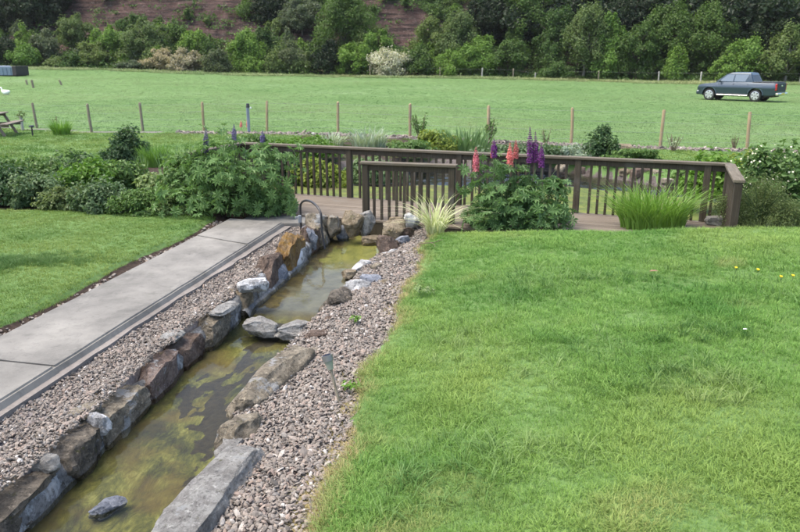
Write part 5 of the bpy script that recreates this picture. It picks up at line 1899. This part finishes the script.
for i, (px, top, hw, dY, m, lb) in enumerate(TREES):
    Y = yedge((px - 400) * 0.125) + dY
    for _ in range(4):
        X = xcol(px, 60, Y)
        Y = yedge(X) + dY
    z = hill_z(X, Y) if dY > 0 else field_z(X, Y)
    h = max(1.4, zrow(px, top, Y) - z)
    r = hw / 742 * Y * 1.25
    n = int(min(19000, 3500 + 560 * r * h))
    bush = h < 4.2
    tree('flowering_hawthorn' if 'may' in m else ('bush' if bush else 'broadleaf_tree'), lb, 'bush' if bush else 'tree', (X, Y, z - 0.1), h, r, m, n,
         leaf=0.15 if bush else 0.17, trunk=0.08 + 0.028 * h, seed=i, bark='pale_bark' if m in ('tree_olive', 'tree_grey') else 'bark',
         clumps=int(34 + 3.5 * h), spread=0.25 if bush else 0.21, low=0.02 if bush else 0.06, ry=r * 0.9)

# scrub covering the slope, and the wood further up, which read as masses
def leaf_mass(name, P, Nn, size, m, tint):
    V, Fc = leaf_arrays(P, Nn, size, 0.5, rng)
    return tag(link(name, mesh_np(name, V, Fc, M[m], False, {'tint': np.repeat(tint, 2)})), kind='stuff')


P = []
g = np.random.default_rng(77)
while len(P) < 90000:
    X = g.uniform(-72, 66)
    d = g.uniform(0.5, 27)
    Y = yedge(X) + d
    z = hill_z(X, Y)
    b = bare(X, z, Y)
    if b > 0.05 and g.uniform() > 0.16: continue
    k = 26
    hgt = 0.5 + 2.6 * max(0, snoise(X * 0.3, d * 0.3, 7))
    q = g.normal(size=(k, 3)) * np.array([0.65, 0.65, hgt * 0.5])
    for a in q: P.append((X + a[0], Y + a[1], z + 0.15 + abs(a[2])))
P = np.array(P)
Nn = rand_dirs(len(P), g) * 0.7 + np.array([0, -0.4, 0.7])
Nn /= np.linalg.norm(Nn, axis=1, keepdims=True)
leaf_mass('hillside_scrub', P, Nn, 0.26 * g.uniform(.6, 1.4, len(P)), 'tree_mid', np.clip(g.uniform(0, 1, len(P)) * .7 + 0.25 * np.sin(P[:, 0] * 0.5), 0, 1))


def wood_mass(name, x0, x1, d0, d1, count, seed, m, hr=(6, 9.5)):
    g = np.random.default_rng(seed)
    PP, NN, TT = [], [], []
    for i in range(count):
        X = g.uniform(x0, x1)
        Y = yedge(X) + g.uniform(d0, d1)
        z = hill_z(X, Y)
        h, r = g.uniform(*hr), g.uniform(2.4, 4.0)
        P, Nn, t = clumpy(1700, r, r, h / 2, 22, 0.3, g, dome=False, hollow=0.4)
        P += np.array([X, Y, z + h * 0.55])
        PP.append(P); NN.append(Nn); TT.append(t)
    return leaf_mass(name, np.concatenate(PP), np.concatenate(NN), 0.36 * g.uniform(.6, 1.4, sum(map(len, PP))), m, np.concatenate(TT))


wood_mass('dark_wood', 12, 66, 6, 17, 62, 5, 'tree_dark', (5, 8))
wood_mass('dark_wood', -80, -50, 12, 24, 20, 6, 'tree_dark', (4, 7))
wood_mass('cliff_top_wood', -75, 20, 22, 32, 46, 8, 'tree_dark', (1.6, 2.6))

def thicket(name, x0, x1, d0, d1, count, seed, m, hr, avoid=True):
    g = np.random.default_rng(seed)
    PP, NN, TT = [], [], []
    for i in range(count):
        X = g.uniform(x0, x1)
        d = g.uniform(0, 1) ** 1.3 * (d1 - d0) + d0
        Y = yedge(X) + d
        z = hill_z(X, Y)
        if avoid and bare(X, z + 1, Y) > 0.12 and g.uniform() > 0.10: continue
        h = g.uniform(*hr)
        r = h * g.uniform(0.28, 0.55)
        P, Nn, t = clumpy(int(500 + 160 * h * r), r, r, h / 2, 18, 0.3, g, dome=False, hollow=0.2, stray=0.4)
        P[:, :2] *= 1 - 0.35 * np.clip(P[:, 2:3] / (h / 2), -0.3, 1)
        P += np.array([X, Y, z + h * 0.48])
        PP.append(P); NN.append(Nn); TT.append(t * 0.7 + g.uniform(0, 0.4))
    return leaf_mass(name, np.concatenate(PP), np.concatenate(NN), 0.17 * g.uniform(.6, 1.4, sum(map(len, PP))), m, np.concatenate(TT))


for k, m in enumerate(('tree_olive', 'tree_mid', 'tree_bright', 'tree_grey')):
    thicket('hillside_thicket', -72, 12, 1.5, 22, 46 if k in (0, 3) else 60, 300 + k, m, (1.6, 4.2))
    thicket('hillside_thicket', 8, 66, 1.0, 7, 5 if k == 3 else 10, 320 + k, m, (2.0, 4.5), False)

# thin summer haze
hz = NT('haze')
hz.t.nodes.remove(hz.p)
pv = hz.n('ShaderNodeVolumePrincipled')
pv.inputs['Color'].default_value = (0.93, 0.95, 1.0, 1)
pv.inputs['Density'].default_value = 0.0001
pv.inputs['Anisotropy'].default_value = 0.0
hz.l(pv.outputs[0], hz.out.inputs['Volume'])
bm = bmesh.new()
add_box(bm, (860, 660, 36), (0, 200, 14))
tag(link('haze', from_bm('haze', bm), hz.m), kind='stuff')

# ------------------------------------------------------------------ pickup truck
def car_paint():
    t = NT('car_paint')
    t.color((0.028, 0.048, 0.068))
    t.p.inputs['Metallic'].default_value = 0.3
    t.rough(0.32)
    t.p.inputs['Coat Weight'].default_value = 0.6
    t.p.inputs['Coat Roughness'].default_value = 0.08
    return t.m


PAINT = car_paint()
def simple(name, c, rough, metal=0.0, spec=0.5):
    t = NT(name)
    t.color(c); t.rough(rough)
    t.p.inputs['Metallic'].default_value = metal
    t.p.inputs['Specular IOR Level'].default_value = spec
    return t.m
GLASS = simple('car_glass', (0.16, 0.19, 0.21), 0.08, 0.5, 0.7)
DARKG = simple('dark_glass', (0.02, 0.023, 0.026), 0.25, 0.0, 0.25)
RUBBER = simple('rubber', (0.018, 0.018, 0.018), 0.8)
ALLOY = simple('alloy', (0.62, 0.63, 0.65), 0.3, 0.7)
CHROME = simple('chrome', (0.7, 0.7, 0.7), 0.15, 0.9)
BLACKP = simple('black_plastic', (0.022, 0.022, 0.024), 0.6)
REDL = simple('tail_red', (0.42, 0.015, 0.02), 0.2)
CLEARL = simple('head_lens', (0.65, 0.66, 0.68), 0.12)


def arc(cx, cz, r, a0, a1, n):
    return [(cx + r * math.cos(R(a0 + (a1 - a0) * k / n)), cz + r * math.sin(R(a0 + (a1 - a0) * k / n))) for k in range(n + 1)]


truck = thing('pickup_truck', 'dark blue-grey double cab pickup truck parked at the far edge of the field', 'pickup truck')
WX0, WX1, WR_ = 0.86, 3.90, 0.385
def topline(x):
    return lerp_tab([(0.0, 0.80), (0.06, 0.93), (0.18, 1.0), (0.5, 1.07), (1.0, 1.11), (1.5, 1.16), (3.6, 1.19), (5.0, 1.20), (5.19, 1.17)], x)


def botline(x):
    z = lerp_tab([(0.0, 0.44), (0.2, 0.36), (5.0, 0.42), (5.19, 0.5)], x)
    for c, r in ((WX0, 0.455), (WX1, 0.465)):
        q = r * r - (x - c) ** 2
        if q > 0: z = max(z, 0.39 + math.sqrt(q))
    return z


bm = bmesh.new()
xs_ = sorted(set([0.0, 0.03, 0.08, 0.16, 0.28] + [round(0.4 + 0.06 * k, 3) for k in range(79)] + [5.12, 5.16, 5.19]))
rings = []
LV = 9
for x in xs_:
    zb, zt = botline(x), topline(x)
    plan = 0.90 - 0.34 * max(0, 0.5 - x) ** 1.8 - 0.05 * max(0, (x - 4.95) / 0.24) ** 2
    ring = []
    for s_ in (-1, 1):
        colv = []
        for k in range(LV):
            z = zb + (zt - zb) * (k / (LV - 1)) ** 0.9
            off = 0.10 * max(0, (z - 0.86) / 0.31) ** 1.6 + 0.045 * max(0, (0.80 - z) / 0.4) - 0.018 * math.exp(-((z - 0.88) / 0.06) ** 2)
            colv.append((x, s_ * (plan - off), z))
        ring += colv if s_ < 0 else colv[::-1]
    rings.append([bm.verts.new(p) for p in ring])
for a_, b_ in zip(rings[:-1], rings[1:]):
    for i in range(2 * LV): bm.faces.new((a_[i], a_[(i + 1) % (2 * LV)], b_[(i + 1) % (2 * LV)], b_[i]))
bm.faces.new(rings[0][::-1]); bm.faces.new(rings[-1])
bmesh.ops.recalc_face_normals(bm, faces=bm.faces)
body = link('body', from_bm('body', bm, None, 30), PAINT, truck)
# sculpted flanks: wheel-arch flares
for wx in (WX0, WX1):
    for s in (-1, 1):
        pts = [(a, s * 0.868, b) for a, b in arc(wx, 0.40, 0.485, 2, 178, 14)]
        link('wheel_arch', tubes_mesh('wheel_arch', [(pts, 0.045)], PAINT, 8), None, truck)
# cabin
def loft(sections, name, m, parent, angle=30, cap=True):
    bm = bmesh.new()
    rings = [[bm.verts.new(p) for p in s] for s in sections]
    n = len(rings[0])
    for a, b in zip(rings[:-1], rings[1:]):
        for i in range(n): bm.faces.new((a[i], a[(i + 1) % n], b[(i + 1) % n], b[i]))
    if cap:
        bm.faces.new(rings[0][::-1]); bm.faces.new(rings[-1])
    bmesh.ops.recalc_face_normals(bm, faces=bm.faces)
    return link(name, from_bm(name, bm, None, angle), m, parent)


CB = [(1.52, 1.12), (3.62, 1.12)]
def cab_ring(z, x0, x1, w, c=0.12):
    return [(x0 + c, -w, z), (x1 - c * .4, -w, z), (x1, -w + c * .6, z), (x1, w - c * .6, z), (x1 - c * .4, w, z), (x0 + c, w, z), (x0, w - c * 2, z), (x0, -w + c * 2, z)]
loft([cab_ring(1.05, 0.92, 3.74, 0.80), cab_ring(1.22, 1.20, 3.70, 0.79), cab_ring(1.66, 1.80, 3.48, 0.66), cab_ring(1.76, 2.04, 3.42, 0.60), cab_ring(1.80, 2.3, 3.25, 0.5)], 'cabin', PAINT, truck, 25)
def pane(name, quad, m, parent, out, th=0.012):
    bm = bmesh.new()
    vs = [bm.verts.new(Vector(p) + Vector(out) * 0.004) for p in quad]
    f = bm.faces.new(vs)
    r = bmesh.ops.extrude_face_region(bm, geom=[f])
    bmesh.ops.translate(bm, vec=Vector(out) * th, verts=[v for v in r['geom'] if isinstance(v, bmesh.types.BMVert)])
    bmesh.ops.recalc_face_normals(bm, faces=bm.faces)
    return link(name, from_bm(name, bm), m, parent)
def cw(z): return 0.79 + (z - 1.22) * (0.66 - 0.79) / 0.44          # half width of the cabin side at height z
for s in (-1, 1):
    o = (0, s, 0.3)
    def q(x, z): return (x, s * (cw(z) + 0.002), z)
    pane('side_window', [q(1.44, 1.225), q(2.36, 1.225), q(2.40, 1.645), q(1.96, 1.645)], GLASS, truck, o)
    pane('side_window', [q(2.44, 1.225), q(3.16, 1.225), q(3.34, 1.645), q(2.47, 1.645)], GLASS, truck, o)
    for x in (1.46, 2.44, 3.36):                       # door shut lines
        box_obj('door_seam', (0.014, 0.012, 0.62), (x, s * 0.872, 0.80), BLACKP, truck)
    for x in (2.26, 3.18): box_obj('door_handle', (0.12, 0.02, 0.02), (x, s * 0.86, 1.03), PAINT, truck, 0, 0.008)
    box_obj('side_step', (2.05, 0.12, 0.05), (2.42, s * 0.90, 0.385), CHROME, truck, 0, 0.015)
    box_obj('wing_mirror', (0.10, 0.16, 0.16), (1.56, s * 0.96, 1.24), PAINT, truck, 0, 0.03)
    pts = [(0.04, 0.54), (0.10, 0.70)]
    box_obj('headlight', (0.20, 0.36, 0.18), (0.17, s * 0.66, 0.86), CLEARL, truck, 0, 0.03)
    box_obj('tail_light', (0.10, 0.14, 0.40), (5.145, s * 0.808, 0.93), REDL, truck, 0, 0.02)
    box_obj('sill', (2.1, 0.04, 0.12), (2.42, s * 0.85, 0.42), BLACKP, truck, 0, 0.01)
pane('windscreen', [(1.195, -0.52, 1.235), (1.195, 0.52, 1.235), (1.785, 0.42, 1.655), (1.785, -0.42, 1.655)], GLASS, truck, (-0.6, 0, 0.8))
pane('rear_window', [(3.676, -0.64, 1.24), (3.676, 0.64, 1.24), (3.478, 0.55, 1.64), (3.478, -0.55, 1.64)], DARKG, truck, (0.85, 0, 0.4))
# load bed with dark cover and rolled rear end
box_obj('bed_cover', (1.48, 1.52, 0.05), (4.36, 0, 1.205), BLACKP, truck, 0, 0.012)
for s in (-1, 1): box_obj('bed_rail', (1.5, 0.07, 0.035), (4.37, s * 0.79, 1.215), BLACKP, truck, 0, 0.01)
box_obj('tailgate', (0.04, 1.42, 0.50), (5.195, 0, 0.90), simple('car_paint_shaded', (0.02, 0.03, 0.042), 0.55, 0.0, 0.3), truck, 0, 0.012)  # same paint as the body, darkened and uncoated: its shade is in the colour
box_obj('tailgate_handle', (0.03, 0.24, 0.08), (5.21, 0, 1.0), CHROME, truck, 0, 0.01)
box_obj('rear_bumper', (0.20, 1.70, 0.16), (5.24, 0, 0.50), CHROME, truck, 0, 0.04)
box_obj('number_plate', (0.02, 0.5, 0.11), (5.35, 0.0, 0.52), simple('plate', (0.6, 0.5, 0.08), 0.5), truck)
box_obj('front_bumper', (0.24, 1.74, 0.26), (0.06, 0, 0.50), PAINT, truck, 0, 0.06)
box_obj('grille', (0.05, 0.7, 0.22), (0.03, 0, 0.82), CHROME, truck, 0, 0.02)
box_obj('chassis', (4.6, 1.2, 0.20), (2.6, 0, 0.40), BLACKP, truck)
for wx in (WX0, WX1):
    for s in (-1, 1):
        w = link('wheel', tubes_mesh('wheel', [([(wx, s * 0.62, WR_), (wx, s * 0.64, WR_)], 0.2)], RUBBER, 20), None, truck)
        bm = bmesh.new()
        prof = [(0.24, 0.62), (0.36, 0.625), (0.385, 0.65), (0.385, 0.82), (0.36, 0.855), (0.255, 0.86), (0.245, 0.84)]
        n = 28
        rings = []
        for rr, yy in prof:
            rings.append([bm.verts.new((wx + rr * math.cos(2 * math.pi * k / n), s * yy, WR_ + rr * math.sin(2 * math.pi * k / n))) for k in range(n)])
        for a, b in zip(rings[:-1], rings[1:]):
            for k in range(n): bm.faces.new((a[k], a[(k + 1) % n], b[(k + 1) % n], b[k]))
        bmesh.ops.recalc_face_normals(bm, faces=bm.faces)
        link('tyre', from_bm('tyre', bm, None, 40), RUBBER, w)
        bm = bmesh.new()
        rings = []
        for rr, yy in ((0.25, 0.845), (0.262, 0.862), (0.235, 0.868), (0.225, 0.80)):
            rings.append([bm.verts.new((wx + rr * math.cos(2 * math.pi * k / n), s * yy, WR_ + rr * math.sin(2 * math.pi * k / n))) for k in range(n)])
        for a, b in zip(rings[:-1], rings[1:]):
            for k in range(n): bm.faces.new((a[k], a[(k + 1) % n], b[(k + 1) % n], b[k]))
        for k in range(6):
            a = 2 * math.pi * k / 6 + 0.3
            rot = Matrix.Rotation(-a, 3, 'Y')
            vs = add_box(bm, (0.235, 0.035, 0.115), (0, 0, 0), None, 0.0)
            for v in vs:
                v.co = rot @ (v.co + Vector((0.125, 0, 0)))
                v.co += Vector((wx, s * 0.845, WR_))
        bmesh.ops.recalc_face_normals(bm, faces=bm.faces)
        link('rim', from_bm('rim', bm, None, 30), ALLOY, w)
        cyl('brake_disc', (wx, s * 0.78, WR_), (0, 1, 0), 0.225, 0.225, 0.03, simple('disc', (0.05, 0.05, 0.05), 0.6), w, 24)
tx, ty = at(726, 101.2)
truck.rotation_euler = (0, 0, R(-46))
truck.scale = (0.93, 0.93, 0.97)
cc = Matrix.Rotation(R(-46), 3, 'Z') @ Vector((2.5, 0, 0))
truck.location = (21.1 - cc.x * 0.93 + 0.22, 46.6 - cc.y * 0.93, field_z(21.1, 46.6) - 0.01)
